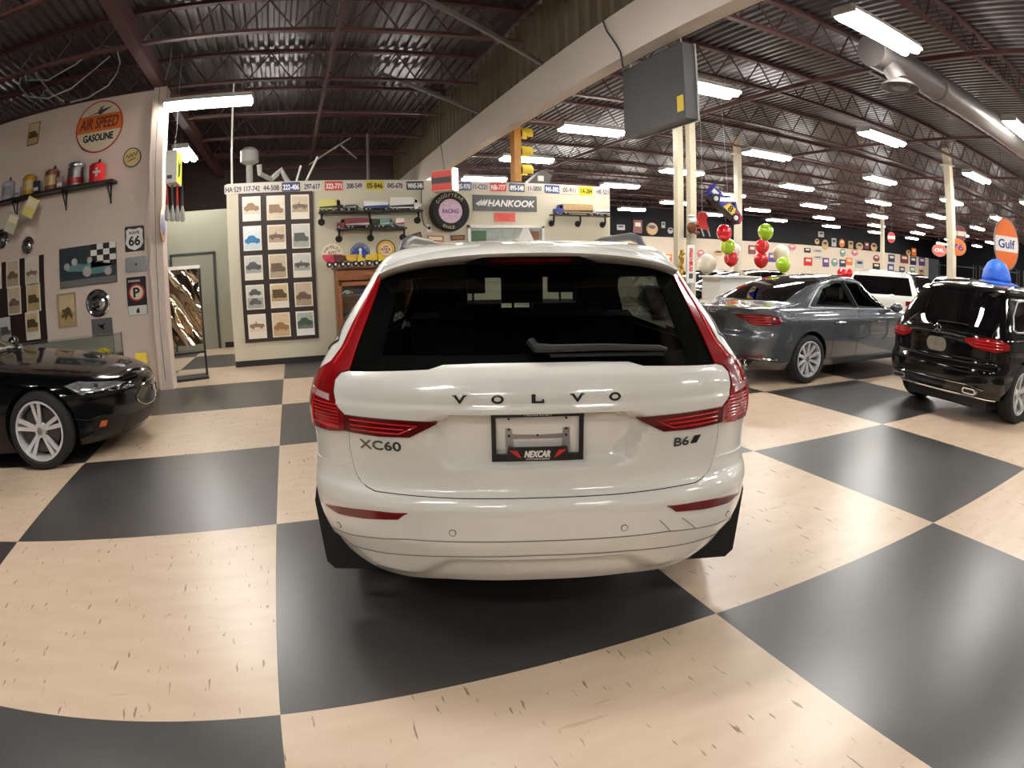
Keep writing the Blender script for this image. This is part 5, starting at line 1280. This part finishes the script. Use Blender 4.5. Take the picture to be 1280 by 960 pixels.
for j, z in enumerate(rowz[:2]):
    for i in range(4):
        m = MB(); m.prism([(a * .2, b * .2) for a, b in (SIL, VAN)[i % 2]], lambda a, b, t: (a, t - .04, b + .04), .08); o = m.build('toy_car', (M_dgrey, M_white, M_blue, M_black)[(i + j) % 4], None, (cx + .20 + .24 * i, YB - .2, z), smooth=0); tag(o, '%s toy car behind the cabinet glass, %s shelf, %s from the left' % (('grey', 'white', 'blue', 'black')[(i + j) % 4], ('lower', 'upper')[j], ORD[i]), 'toy car', 'toy cars inside the oak cabinet')
        for sx in (-.05, .05): m = MB(); m.cyl((sx, -.045, .018), (sx, .045, .018), .018, n=10); m.build('wheel', M_black, o)
def digger(x, lab, body, tip, z, fl=1, group='toy diggers on the cabinet'):
    t = thing('toy_lorry', lab, 'toy lorry', (x, YB - .24, z), group=group); t.scale = (.76, .76, .85)
    for wx in (-.14, .02, .15):
        m = MB(); m.cyl((wx * fl, -.09, .055), (wx * fl, .09, .055), .055, n=18); m.mi = 1; m.cyl((wx * fl, -.094, .055), (wx * fl, -.088, .055), .026, n=14); m.build('wheel', [M_rubber, M_white], t)
    m = MB(); m.box((0, 0, .08), (.40, .10, .03)); m.build('chassis', M_black, t, smooth=0)
    m = MB(); m.prism([(fl * a, b) for a, b in ((-.23, .12), (.03, .11), (.05, .24), (-.20, .22))], lambda a, b, q: (a, q - .09, b), .18); m.build('tipper', tip, t, smooth=0)
    m = MB(); m.prism([(fl * a, b) for a, b in ((.06, .09), (.22, .09), (.22, .15), (.15, .17), (.13, .23), (.06, .23))], lambda a, b, q: (a, q - .08, b), .16); m.build('cab', body, t, smooth=0)
DX = lambda u: float(at_y(u, 328, YB - .24)[0])
digger(DX(420), 'toy lorry with a red and pink body at the left end of the cabinet top', mat('toy_pink', (196, 50, 80), .35), mat('toy_maroon', (92, 40, 40), .4), cz + .03, -1)
digger(DX(443), 'yellow toy dump truck in the middle of the cabinet top', M_yellow, mat('toy_yellow', (222, 176, 60), .35), cz + .03)
digger(DX(469), 'second yellow toy truck, right of the toy dump truck on the cabinet', M_yellow, M_yellow, cz + .03)
# race tyre
p = onB(559.5, 265); R = .5 * float(onB(583.5, 265)[0] - onB(535, 265)[0])
t = thing('race_tyre', 'black race tyre with white lettering and a pink round centre on the display wall', 'tyre', (p[0], YB - .12, p[2]))
m = MB(); m.lathe([(R * .60, -.09), (R * .70, -.105), (R * .90, -.10), (R * .98, -.07), (R, 0), (R * .98, .09), (R * .60, .11)], (0, 0, 0), 'Y', 48, close=True); m.build('tyre', M_rubber, t)
m = MB(); arc_text(m, 'GOOD/YEAR', 0, 0, R * .80, R * .17, PI / 2 + .1, 2.0, -.110); m.build('lettering', mat('tyre_lettering', (206, 200, 160), .5), t, smooth=0)
m = MB(); arc_text(m, 'EAGLE', 0, 0, R * .80, R * .14, -PI / 2 - .15, .75, -.110, flip=True); m.build('lettering', mat('tyre_lettering', (206, 200, 160), .5), t, smooth=0)
m = MB(); m.prism(circ(R * .60, 40), lambda a, b, q: (a, -.08 + q, b), .03); m.build('centre_disc', mat('confetti_disc', (206, 176, 198), .4, vary=.5, vscale=26), t)
m = MB(); wtext(m, 'RACING', 0, 0, R * .8, R * .2, -.082, .003); m.build('lettering', mat('disc_purple', (96, 60, 130), .4), t, smooth=0)
# banner, red sign, window
c = (onB(591, 243) + onB(670.5, 265)) / 2; w_ = onB(670.5, 254)[0] - onB(590.5, 253)[0]; hh = onB(630, 244)[2] - onB(630, 264)[2]
o = plaque('banner', 'dark grey banner with big white slanted lettering on the display wall', 'banner', c, rect(w_, hh), mat('banner_grey', (84, 84, 86), .5), .01)
words(o, [('HANKOOK', w_ * .10, 0, w_ * .72, hh * .40, .006, .25)], M_white, -.0105)
for k in range(3):
    m = MB(); q = -w_ * .46 + k * w_ * .045; m.wallpoly([(q, -.01), (q + w_ * .05, -hh * .2), (q + w_ * .085, -hh * .02), (q + w_ * .10, hh * .24), (q + w_ * .055, hh * .1)], .002, -.0105); m.build('emblem', M_white, o, smooth=0)
c = onB(631, 271.5); o = plaque('small_sign', 'small red sign below the grey banner', 'sign', c, rect(.40, .16), mat('sign_vermilion', (226, 84, 72), .4)); words(o, [('SUPER SERVICE', 0, .03, .32, .05, .001), ('TIRES', 0, -.035, .2, .05, .001)], mat('sign_dim_red', (190, 50, 44), .4), -.0125)
x0, x1, zt = onB(584, 283)[0], onB(679.5, 284)[0], float(onB(632, 281.5)[2]); zb = zt - .85
wi = MB()
for c_, d in ((((x0 + x1) / 2, YB - .01, zt - .025), (x1 - x0, .05, .05)), (((x0 + x1) / 2, YB - .01, zb), (x1 - x0, .05, .05)), ((x0 + .025, YB - .01, (zt + zb) / 2), (.05, .05, zt - zb)), ((x1 - .025, YB - .01, (zt + zb) / 2), (.05, .05, zt - zb))): wi.box(c_, d)
pf = wi.build('framed_picture', M_white, None, smooth=0); tag(pf, 'wide white framed landscape picture half hidden behind the white SUV roof', 'picture')
pw = x1 - x0 - .09
for nm, fx, fw, colr in (('picture', .5, 1.0, (150, 158, 150)), ('foliage', .12, .20, (62, 96, 62)), ('barn', .88, .16, (120, 72, 48))):
    m = MB(); m.prism(rect(pw * fw, zt - zb - (.09 if nm == 'picture' else .2), x0 + .045 + pw * fx, (zt + zb) / 2), lambda a, b, q: (a, YB - .006 - (.004 if nm != 'picture' else 0) - q, b), .003); m.build(nm, mat('landscape_' + nm, colr, .3, vary=.4, vscale=9), pf, smooth=0)
# little framed plaques, socket and cable
for i, (u, v, w_, hh, rot, lab) in enumerate(((517, 297, .29, .13, -.28, 'tilted little wood-framed plaque left of the socket'), (544, 298, .30, .10, .05, 'flat orange wooden plaque below the race tyre'), (572, 297, .26, .09, -.03, 'dark framed plaque right of the orange plaque'))):
    c = onB(u, v); o = plaque('wooden_plaque', lab, 'plaque', c, rect(w_, hh), M_brown if i != 1 else mat('orange_wood', (176, 96, 50), .5), .018, rot=rot); part('plaque_face', rect(w_ * .82, hh * .6), M_wood if i != 1 else M_cream, o, -.018)
c = onB(536, 285); m = MB(); m.wallpoly(rrect(.085, .13, .01), .012); o = m.build('wall_socket', M_white, None, tuple(c)); tag(o, 'white wall socket left of the race tyre', 'socket'); m = MB(); m.box((0, -.03, .0), (.04, .05, .05)); m.build('plug', M_black, o, smooth=0)
m = MB(); P = [at_y(u, v, YB - .015) for u, v in ((527, 234), (526.5, 250), (527.5, 270), (530, 281), (535, 285))]; m.tube(P, .008, 5); o = m.build('cable', M_dgrey, None); tag(o, 'dark cable running down the display wall to the white socket', 'cable')
# red lightbox with lit white end
p = at_y(556, 226, 7.75); lb = thing('lightbox_sign', 'red striped lightbox sign hung under the beam, its end lit white', 'sign', tuple(p), .72)
m = MB(); m.box((0, 0, 0), (.20, .40, .34)); m.build('case', M_beige, lb, smooth=0)
m = MB(); m.box((.0, -.205, .01), (.13, .012, .36)); m.build('lit_end', M_lit, lb, smooth=0)
m = MB(); m.box((-.103, 0, 0), (.008, .37, .31)); fc = m.build('sign_face', mat('lightbox_red', (170, 40, 36), .4, emit=(170, 40, 36), estr=.25), lb, smooth=0)
m = MB(); m.box((-.108, 0, 0), (.004, .37, .10)); m.build('sign_band', M_dgrey, fc, smooth=0)
m = MB(); m.tube([(0, 0, .17), (-.02, .05, .6), (-.05, 0, DECK + .02 - float(p[2]))], .006, 5); m.build('cable', M_black, lb)
# yellow signal head hung beyond the beam
p = at_y(646, 190, 8.2); ts = thing('traffic_signal', 'yellow traffic signal seen from the side above the display wall', 'traffic signal', (float(p[0]), 8.2, float(p[2])), .12)
m = MB(); m.box((-.02, 0, 0), (.14, .16, 1.06)); m.build('housing', mat('signal_amber', (206, 140, 30), .4), ts, smooth=0)
for k in range(3):
    z = .33 - .33 * k
    m = MB(); m.lathe([(.12, 0), (.12, .06), (.118, .22)], (.05, 0, z), 'X', 20, a0=PI * -.15, a1=PI * 1.15); m.build('visor', M_yellow, ts, smooth=1)
    m = MB(); m.cyl((.045, 0, z), (.06, 0, z), .10, n=20); m.build('lens', mat('signal_lens_%d' % k, ((120, 20, 20), (160, 110, 20), (20, 90, 60))[k], .2), ts)
m = MB(); m.cyl((0, 0, .53), (0, 0, DECK + .02 - float(p[2])), .02, n=8); m.build('hanger', M_black, ts)
p = at_y(672, 213, 8.75); m = MB(); m.prism([(-.25, 0), (.2, 0), (.25, .18), (.05, .26)], lambda a, b, q: (a, q, b), .3); o = m.build('speaker_box', mat('box_dark', (48, 46, 42), .5), None, (float(p[0]), 8.65, 3.055), smooth=0); tag(o, 'dark wedge-shaped box standing on top of the display wall', 'box')
m = MB(); m.wallpoly(rect(.12, .10, .02, .10), .004, 0); m.build('grille', M_lgrey, o, smooth=0)
# dark steel cabinet slung under the beam, with its cable
a_, b_ = at_x(779, 93, XB + .16), at_x(858, 147, XB + .16)
sc = thing('hanging_cabinet', 'flat dark grey steel cabinet hung under the white beam', 'cabinet', (XB + .22, 0, 0))
y0, y1 = float(b_[1]), float(a_[1]); zt_ = ZB - .05; zb_ = float(b_[2])
m = MB(); m.box((0, (y0 + y1) / 2, (zt_ + zb_) / 2), (.13, y1 - y0, zt_ - zb_)); m.build('case', M_dgrey, sc, smooth=0)
m = MB(); m.box((.068, (y0 + y1) / 2, (zt_ + zb_) / 2), (.012, y1 - y0 + .02, zt_ - zb_ + .02)); m.build('lid', M_lgrey, sc, smooth=0)
m = MB(); q = at_x(850, 129, XB + .15); m.prism(rect(.09, .14, float(q[1]), float(q[2])), lambda a, b, t: (-.066 - t, a, b), .002); m.build('warning_label', M_yellow, sc, smooth=0)
for yy in (y0 + .1, y1 - .05): m = MB(); m.cyl((0, yy, zt_), (0, yy, ZB + .03), .008, n=6); m.build('hanger', M_alu, sc)
m = MB(); P = [(XB - .012, float(at_x(u, v, XB)[1]), float(at_x(u, v, XB)[2])) for u, v in ((755, 27), (760, 40), (770, 54), (777, 66), (780, 84))]; m.tube(P + [(XB + .16, y1 - .02, zt_ + .0)], .010, 6); o = m.build('cable', M_dgrey, None); tag(o, 'grey cable curving down the white beam to the hanging cabinet', 'cable')

# ------------------------------------------------------------------ the showroom to the right
# round air duct with its diffuser
p = at_z(1125, 108, 3.72)
dq = thing('air_duct', 'large round grey air duct with a disc diffuser at the top right', 'duct', (float(p[0]), float(p[1]), 0))
m = MB(); m.cyl((-.28, .18, 4.14), (5.5, .18, 4.14), .22, n=28); m.build('pipe', M_duct, dq)
m = MB(); m.lathe([(.225, 0), (.24, .02), (.24, .10), (.225, .12)], (1.3, .18, 4.14), 'X', 28); m.build('joint_collar', M_duct, dq)
m = MB(); m.cyl((0, .1, 4.0), (0, 0, 3.78), .13, n=20); m.build('neck', M_duct, dq)
m = MB(); m.lathe([(.13, .08), (.16, .06), (.25, .0), (.27, -.02), (.25, -.025), (.15, .03)], (0, 0, 3.72), 'Z', 32, close=True); df = m.build('diffuser', M_duct, dq)
m = MB(); m.lathe([(.0, -.03), (.11, -.02), (.13, .02), (.0, .04)], (0, 0, 3.71), 'Z', 24); m.build('diffuser_cone', M_duct, df)

# balloons
BAL = [(905.5, 291, 9.5, 'red', 'topmost red balloon of the left bunch'), (910, 308, 9.2, 'lime', 'lime green balloon of the left bunch'), (914, 323, 9.0, 'red', 'lower red balloon of the left bunch'), (884, 330, 11.5, 'white', 'white balloon left of the left bunch'),
       (957, 290, 9.5, 'lime', 'lime green balloon at the top of the right bunch'), (953, 308, 8.5, 'red', 'upper red balloon of the right bunch'), (951.5, 325, 9, 'red', 'lower red balloon of the right bunch'), (976, 317, 10, 'white', 'white balloon of the right bunch'), (979, 331, 9, 'lime', 'lime green balloon below the white one in the right bunch'), (918, 313, 8, 'white', 'white balloon half hidden behind the left bunch')]
BM = {'red': mat('balloon_red', (214, 22, 36), .18, coat=.5), 'lime': mat('balloon_lime', (160, 196, 24), .18, coat=.5), 'white': mat('balloon_white', (226, 220, 200), .2, coat=.5)}
for i, (u, v, rp, k, lab) in enumerate(BAL):
    y = (7.2, 7.5, 7.8, 8.2, 7.2, 7.5, 7.85, 7.5, 7.15, 8.3)[i]; c = at_y(u, v, y); r = float(np.linalg.norm(c - CAM)) * rp / 744 * .98
    m = MB(); m.lathe([(r * math.sin(PI * t / 14) * (1 - .06 * math.cos(PI * t / 14)), -r * 1.1 * math.cos(PI * t / 14)) for t in range(15)], (0, 0, 0), 'Z', 24); o = m.build('balloon', BM[k], None, tuple(c), smooth=2); tag(o, lab, 'balloon', 'balloons above the grey sedan')
    m = MB(); m.cyl((0, 0, -r * 1.08), (0, 0, -r * 1.2), .008, .022, 8); m.build('knot', BM[k], o)
    m = MB(); m.tube([(0, 0, -r * 1.2), (.02, .01, -r * 1.2 - .07), (0, .02, -r * 1.2 - .14)], .002, 4); m.build('ribbon', M_white, o)
# hanging model race car
c = at_y(904, 258, 6.9)
rc = thing('model_race_car', 'blue and yellow model race car hung nose-down from the ceiling', 'model car', tuple(c), rot=(0, math.radians(40), math.radians(-15)))
m = MB(); m.prism([(-.40, -.06), (-.40, .10), (-.30, .12), (-.16, .12), (-.06, .20), (.10, .20), (.20, .11), (.40, .06), (.42, -.06)], lambda a, b, t: (a, t - .13, b), .26); m.build('body', mat('race_blue', (30, 40, 150), .25, coat=1.0), rc, smooth=0)
m = MB(); m.prism([(-.04, -.05), (.24, -.05), (.18, .09), (.02, .09)], lambda a, b, t: (a, -.132 + t, b), .004); m.build('door_flash', M_yellow, rc, smooth=0)
m = MB(); m.prism([(.24, -.05), (.40, -.05), (.40, .05), (.20, .08)], lambda a, b, t: (a, -.132 + t, b), .004); m.build('nose_flash', M_red, rc, smooth=0)
m = MB(); wtext(m, '8', .10, .02, .08, .11, -.133, .006); m.build('race_number', mat('race_black', (16, 16, 18), .4), rc, smooth=0)
m = MB(); m.prism([(-.38, .0), (-.25, .0), (-.25, .08), (-.38, .08)], lambda a, b, t: (a, -.132 + t, b), .004); m.build('sponsor_patch', M_white, rc, smooth=0)
m = MB(); m.prism([(-.13, .12), (-.05, .18), (.08, .18), (.15, .12)], lambda a, b, t: (a, -.133 + t, b), .266); m.build('window', M_darkglass, rc, smooth=0)
m = MB(); m.box((0, 0, -.07), (.78, .24, .03)); m.build('underbody', M_black, rc, smooth=0)
for wx in (-.24, .28):
    for s_ in (-1, 1):
        m = MB(); m.cyl((wx, s_ * .10, -.04), (wx, s_ * .15, -.04), .085, n=20); wo = m.build('tyre', M_rubber, rc); m = MB(); m.cyl((wx, s_ * .148, -.04), (wx, s_ * .156, -.04), .045, n=16); m.build('rim', M_alu, wo)
m = MB(); m.box((-.40, 0, .14), (.03, .26, .08)); m.build('rear_wing', mat('race_blue', (30, 40, 150), .25, coat=1.0), rc, smooth=0)
Ri = rc.rotation_euler.to_matrix().transposed(); m = MB(); m.cyl((0, 0, .15), Ri @ Vector((0, 0, DECK + .02 - float(c[2]))), .004, n=4); m.build('wire', M_lgrey, rc)
# red cut-out sign, price stand, bear and garland by the twin columns
c = at_y(877, 279, 7.3)
o = plaque('cutout_sign', 'red jagged cut-out sign on legs beyond the twin columns', 'sign', c, [(-.13, -.10), (-.10, .02), (-.15, .10), (-.10, .12), (-.08, .20), (.10, .20), (.16, .14), (.10, .10), (.11, .0), (.17, -.10), (.12, -.12), (-.02, -.10)], mat('cutout_red', (206, 54, 52), .4), .03)
for x in (.02, .17): m = MB(); m.bar((x - .03, -.012, -.10), (x + .03, -.012, -.24), .02, .02); m.build('leg', M_lgrey, o, smooth=0)
m = MB(); m.cyl((0, -.015, .19), (0, -.015, DECK + .02 - float(c[2])), .004, n=4); m.build('wire', M_lgrey, o)
c = at_y(863, 330, 6.1)
st = thing('price_stand', 'tall narrow white framed notice stand with red lettering beside the twin columns', 'notice stand', (float(c[0]), 6.1, 0))
zc = float(c[2])
m = MB(); m.box((0, 0, zc), (.15, .04, .62)); m.build('frame', M_white, st, smooth=0)
m = MB(); m.wallpoly(rect(.09, .38, 0, zc + .07), .003, -.02); fc = m.build('notice', mat('notice_cream', (226, 196, 190), .4), st, smooth=0)
for k in range(7): m = MB(); wtext(m, 'SERVICE'[k], 0, zc + .23 - .053 * k, .06, .045, -.024, .003); m.build('lettering', M_red, fc, smooth=0)
m = MB(); m.wallpoly(rect(.08, .08, 0, zc - .19), .003, -.02); m.build('notice_patch', M_dgrey, st, smooth=0)
m = MB(); m.cyl((0, 0, .02), (0, 0, zc - .3), .02, n=10); m.build('post', M_alu, st); m = MB(); m.cyl((0, 0, 0), (0, 0, .02), .18, n=24); m.build('base', M_dgrey, st)
c = at_y(866, 280, 6.2); be = thing('plush_toy', 'brown and white plush toy tied to the twin columns', 'plush toy', tuple(c))
for nm, q, r, mm, sq in (('head', (.0, 0, .06), .07, M_white, (1, 1, 1)), ('body', (-.02, 0, -.06), .08, mat('plush_brown', (110, 60, 34), .8), (1, 1, 1.2)), ('arm', (.07, -.03, -.02), .035, mat('plush_brown', (110, 60, 34), .8), (1.6, 1, .8)), ('leg', (.05, -.05, -.14), .04, mat('plush_brown', (110, 60, 34), .8), (1.4, 1, .8)), ('hat', (-.02, 0, .13), .05, M_white, (1.2, 1.2, .6))):
    m = MB(); m.sphere(q, r, 12, 8, sq); m.build(nm, mm, be)
m = MB(); mg = mat('gold_tinsel', (190, 150, 60), .3, .8, vary=.4, vscale=30)
P = [at_y(852 + 2 * math.sin(k * 2.2), 312 + 4 * k, 6.2) for k in range(12)]; m.tube(P, [.03 + .015 * (k % 2) for k in range(12)], 7); o = m.build('garland', mg, None); tag(o, 'gold tinsel garland hanging down the twin columns', 'garland')
# white counter
co = thing('reception_counter', 'white counter standing behind the grey sedan', 'counter', (float(at_y(913, 352, 6.7)[0]), 6.7, 0))
zt = float(at_y(910, 347, 6.4)[2])
m = MB(); m.box((0, 0, zt / 2), (.9, .5, zt)); m.build('body', mat('counter_white', (206, 204, 198), .4), co, smooth=0); m = MB(); m.box((0, 0, zt + .015), (1.0, .6, .03)); m.build('top', M_white, co, smooth=0)

# cars further back
def far_car(x, y, hd, lab, paint, prof='suv', sc_=1.0):
    cr, hgt, win = (gc, 1.62, gwin) if prof == 'suv' else (ac, 1.43, awin)
    t = thing(prof if prof == 'suv' else 'sedan', lab, 'car', (x, y, 0), -math.radians(hd), group='cars further back'); t.scale = (sc_,) * 3
    rf = (0, 2.2, .8)
    shell('body', [paint, M_black], cr, levels(.30 if prof == 'suv' else .2, hgt, .06, (hgt - .01, hgt - .03, 1.0, 1.02)), t, na=20, ns=24)
    for sg in (-1, 1):
        sw = patch('side_glass', M_darkglass, t, win, cr.mside(sg), rf, off=.006, thick=.006, cell=.15)
        q = [(sg * cr.qx(a, b), b) for a, b in ((.60, .88), (.60, .98), (.86, .99), (.88, .90))]
        patch('tail_light', M_lens, t, q, cr.pq, rf, off=.01, thick=.02, cell=.08)
        for yy in (.95, 3.8): wheel(t, sg * .86, yy, .34, .24, .24, 5)
    if prof == 'suv': patch('rear_glass', M_darkglass, t, [(-.74, 1.09), (.74, 1.09), (.64, 1.47), (-.64, 1.47)], cr.mrear, rf, off=.006, thick=.008, cell=.1)
    else: patch('rear_glass', M_darkglass, t, [(-.64, 1.065), (.64, 1.065), (.52, 1.38), (-.52, 1.38)], cr.mrear, rf, off=.006, thick=.008, cell=.1)
    patch('windscreen', M_darkglass, t, [(-.7, 1.08), (.7, 1.08), (.56, 1.4), (-.56, 1.4)], cr.mfront, rf, off=.006, thick=.008, cell=.12)
    return t
M_wp2 = mat_paint('white_car_paint', (220, 218, 210), .3)
M_navyp = mat_paint('dark_navy_paint', (22, 24, 32), .25)
far_car(11.3, 6.0, 60, 'white SUV parked behind the nose of the grey sedan', M_wp2, 'suv', .98)
far_car(19.5, 8.8, 80, 'white SUV further back, left of the tall right-hand column', M_wp2, 'suv')
far_car(9.6, 12.4, 90, 'black sedan behind the white counter', M_navyp, 'sedan')
far_car(8.0, 8.7, 90, 'black sedan behind the right bunch of balloons', M_bpaint, 'sedan', 1.02)
far_car(13.6, 10.35, 88, 'dark sedan behind the roof of the grey sedan', M_navyp, 'sedan', .94)
far_car(21.5, 12.8, 90, 'dark van-like SUV in front of the far wall pictures', M_bpaint, 'suv', 1.02)
# red bow on a far bonnet
c = at_y(1056, 341, 10.4); c[2] = 1.41; bo = thing('gift_bow', 'big red ribbon bow on a car roof below the far wall pictures', 'bow', tuple(c))
for s_ in (-1, 1): m = MB(); m.lathe([(.02, 0), (.14, .10), (.16, .20), (.08, .27), (.02, .25)], (0, 0, 0), 'X', 14); lo = m.build('loop', BM['red'], bo, rot=(0, 0, 0) if s_ > 0 else (0, 0, PI), loc=(0, 0, .04))
m = MB(); m.sphere((0, -.02, .05), .07, 12, 8); m.build('knot', BM['red'], bo); m = MB(); m.box((.10, -.06, .03), (.22, .02, .08)); m.build('tail', BM['red'], bo, smooth=0)
# blue folded cover on a roof rack beyond the black SUV
c = at_y(1245, 353, 2.6); bl_ = thing('blue_cover', 'bright blue dome-shaped cover behind the black SUV roof', 'cover', tuple(c))
r = .30; m = MB(); m.lathe([(r * 1.0, -.02), (r * .97, .08), (r * .86, .20), (r * .62, .31), (r * .30, .37), (0, .385)], (.03, 0, 0), 'Z', 24); m.build('crown', mat('cover_blue', (26, 92, 196), .5, bump=.3, bscale=12), bl_, smooth=2)
m = MB(); m.lathe([(.30, -.03), (.47, -.045), (.48, -.02), (.30, .02)], (.02, 0, 0), 'Z', 24, close=True); m.build('brim', mat('cover_blue', (26, 92, 196), .5), bl_, smooth=2)
m = MB(); m.cyl((0, 0, -float(c[2])), (0, 0, -.02), .025, n=8); m.build('pole', M_dgrey, bl_)

# signs hung in the aisle at the right
def hung_disc(u, v, y, ru, rv, face, lab, txt=None, band=None, nm='hanging_sign'):
    c = at_y(u, v, y); k = float(np.linalg.norm(c - CAM)) / 720; a, b = ru * k, rv * k
    t = thing(nm, lab, 'sign', tuple(c), -.9)
    P = [(a * 1.15 * math.cos(q), b * math.sin(q)) for q in np.linspace(0, 2 * PI, 41)[:-1]]
    m = MB(); m.prism(P, lambda s_, z, q: (s_, q - .03, z), .06); m.build('rim', M_grey, t)
    m = MB(); m.prism([(x * .94, z * .94) for x, z in P], lambda s_, z, q: (s_, q - .033, z), .066); fc = m.build('face', face, t)
    if band is not None: m = MB(); m.prism([(x * .93, z * .93) for x, z in P if abs(z) < .42 * b], lambda s_, z, q: (s_, q - .036, z), .004); m.build('band', band, fc, smooth=0)
    if txt: m = MB(); wtext(m, txt[0], 0, 0, a * 1.5, b * txt[2], -.040, .006); m.build('lettering', txt[1], fc, smooth=0)
    m = MB(); m.cyl((0, 0, b), (0, 0, DECK + .02 - float(c[2])), .008, n=5); m.build('hanger', M_dgrey, t)
hung_disc(1258, 305, 3.9, 15, 29, M_orange, 'tall oval orange sign with a white band and blue lettering at the right edge', ('Gulf', M_blue, .32), M_white)
hung_disc(1197, 309, 6.0, 9.5, 9.5, M_orange, 'round orange sign right of the tall right-hand column', ('76', M_blue, .7))
hung_disc(1174, 313, 9.2, 8, 7, mat('sign_coral', (206, 90, 76), .4), 'round coral sign left of the tall right-hand column', ('OIL', M_white, .5))
hung_disc(1199, 292, 7.0, 8, 9, mat('sign_wine', (120, 50, 60), .4), 'round wine red sign above the round orange sign', ('GAS', M_white, .5), M_cream)
hung_disc(1114, 297, 14.5, 4, 6, M_red, 'small red hanging sign at the slim far column', None, M_cream)
# far wall: signs in two rows and a row of round signs above
YF = 24.04
cols = {'red': M_red, 'blue': M_blue, 'orange': M_orange, 'teal': M_teal, 'grey': M_lgrey, 'black': M_black, 'purple': mat('sign_purple', (84, 60, 130), .4), 'navy': mat('sign_navy', (40, 50, 90), .4), 'pink': mat('sign_rose', (200, 110, 130), .4), 'tan': M_tan, 'wine': mat('sign_wine', (120, 50, 60), .4)}
def far_sign(u, v, w_, h_, k, shape, lab):
    c = at_y(u, v, YF); sc = float(np.linalg.norm(c - CAM)) / 700; a = w_ * sc / max(.35, (c[1] - CAM[1]) / float(np.linalg.norm(c - CAM))); b = h_ * sc
    P = rect(a, b) if shape == 'rectangular' else [(a / 2 * math.cos(q), b / 2 * math.sin(q)) for q in np.linspace(0, 2 * PI, 25)[:-1]]
    o = plaque('wall_sign', lab, 'sign', c, P, cols[k], .03, group='signs on the far wall')
    part('sign_panel', [(x * .62, z * .3 + b * .16) for x, z in P], M_cream if k not in ('grey', 'tan') else cols['navy'], o, -.03, .006)
FS = [(1009, 313, 7, 5, 'black', 'rectangular'), (1010, 327, 9, 9, 'red', 'rectangular'), (1032, 328, 7, 10, 'purple', 'rectangular'), (1043, 328, 7, 9, 'teal', 'round'), (1053, 316, 6, 9, 'teal', 'round'), (1053, 329, 7, 8, 'navy', 'rectangular'), (1061, 327, 7, 8, 'orange', 'rectangular'), (1068, 316, 7, 7, 'pink', 'round'), (1074, 330, 9, 9, 'grey', 'rectangular'), (1095, 323, 7, 7, 'wine', 'round'), (1095, 333, 8, 7, 'black', 'rectangular'), (1114, 323, 7, 8, 'navy', 'rectangular'), (1113, 337, 7, 12, 'blue', 'rectangular'), (1130, 324, 9, 9, 'wine', 'rectangular'), (1127, 338, 6, 8, 'navy', 'rectangular'), (1141, 326, 7, 9, 'navy', 'rectangular'), (1140, 338, 6, 8, 'teal', 'rectangular'), (1152, 327, 7, 9, 'purple', 'rectangular'), (1151, 340, 6, 6, 'tan', 'rectangular'), (990, 309, 8, 7, 'pink', 'round'), (965, 322, 8, 10, 'purple', 'rectangular'), (940, 312, 8, 10, 'wine', 'rectangular'), (898, 316, 12, 7, 'tan', 'round'), (876, 317, 8, 9, 'pink', 'round'), (1022, 314, 9, 3, 'grey', 'rectangular'), (1022, 322, 9, 3, 'grey', 'rectangular'), (835, 322, 9, 8, 'orange', 'rectangular'), (776, 284, 9, 6, 'grey', 'rectangular')]
for i, (u, v, w_, h_, k, shp) in enumerate(sorted(FS)):
    far_sign(u, v, w_, h_, k, shp, 'small %s %s sign on the far wall, number %d counted from the left' % (k, shp, i + 1))
US = [(797, 283, 10, 15, 'wine', 'rectangular'), (815, 286, 13, 14, 'tan', 'round'), (829, 281, 4, 7, 'grey', 'rectangular'), (838, 288, 6, 7, 'grey', 'round'), (1021, 302, 5, 6, 'tan', 'round'), (1031, 306, 7, 11, 'tan', 'round'), (1042, 303, 5, 9, 'grey', 'rectangular'), (1052, 304, 6, 9, 'orange', 'round'), (1063, 306, 5, 8, 'tan', 'rectangular'), (1074, 308, 8, 8, 'tan', 'round'), (1083, 307, 5, 7, 'wine', 'rectangular'), (1092, 309, 7, 9, 'tan', 'round'), (1026, 293, 6, 6, 'grey', 'rectangular'), (1135, 316, 5, 6, 'tan', 'round'), (1142, 315, 5, 8, 'orange', 'rectangular')]
for i, (u, v, w_, h_, k, shp) in enumerate(sorted(US)):
    far_sign(u, v, w_, h_, k, shp, '%s %s sign on the black upper far wall, %s counted from the left' % (k, shp, (ORD + ['thirteenth', 'fourteenth', 'fifteenth'])[i]))
# shelving along the right end
for i in range(5):
    t = thing('shelf_rack', 'dark steel shelf rack at the right end of the hall, %s from the far wall' % ORD[i], 'rack', (44.6, 21.5 - 4.2 * i, 0), group='racks at the right end')
    for z in (.2, 1.0, 1.8, 2.6): m = MB(); m.box((0, 0, z), (.6, 3.6, .05)); m.build('shelf', M_dgrey, t, smooth=0)
    for sx in (-.28, .28):
        for sy in (-1.78, 1.78): m = MB(); m.box((sx, sy, 1.4), (.05, .05, 2.8)); m.build('post', M_dgrey, t, smooth=0)
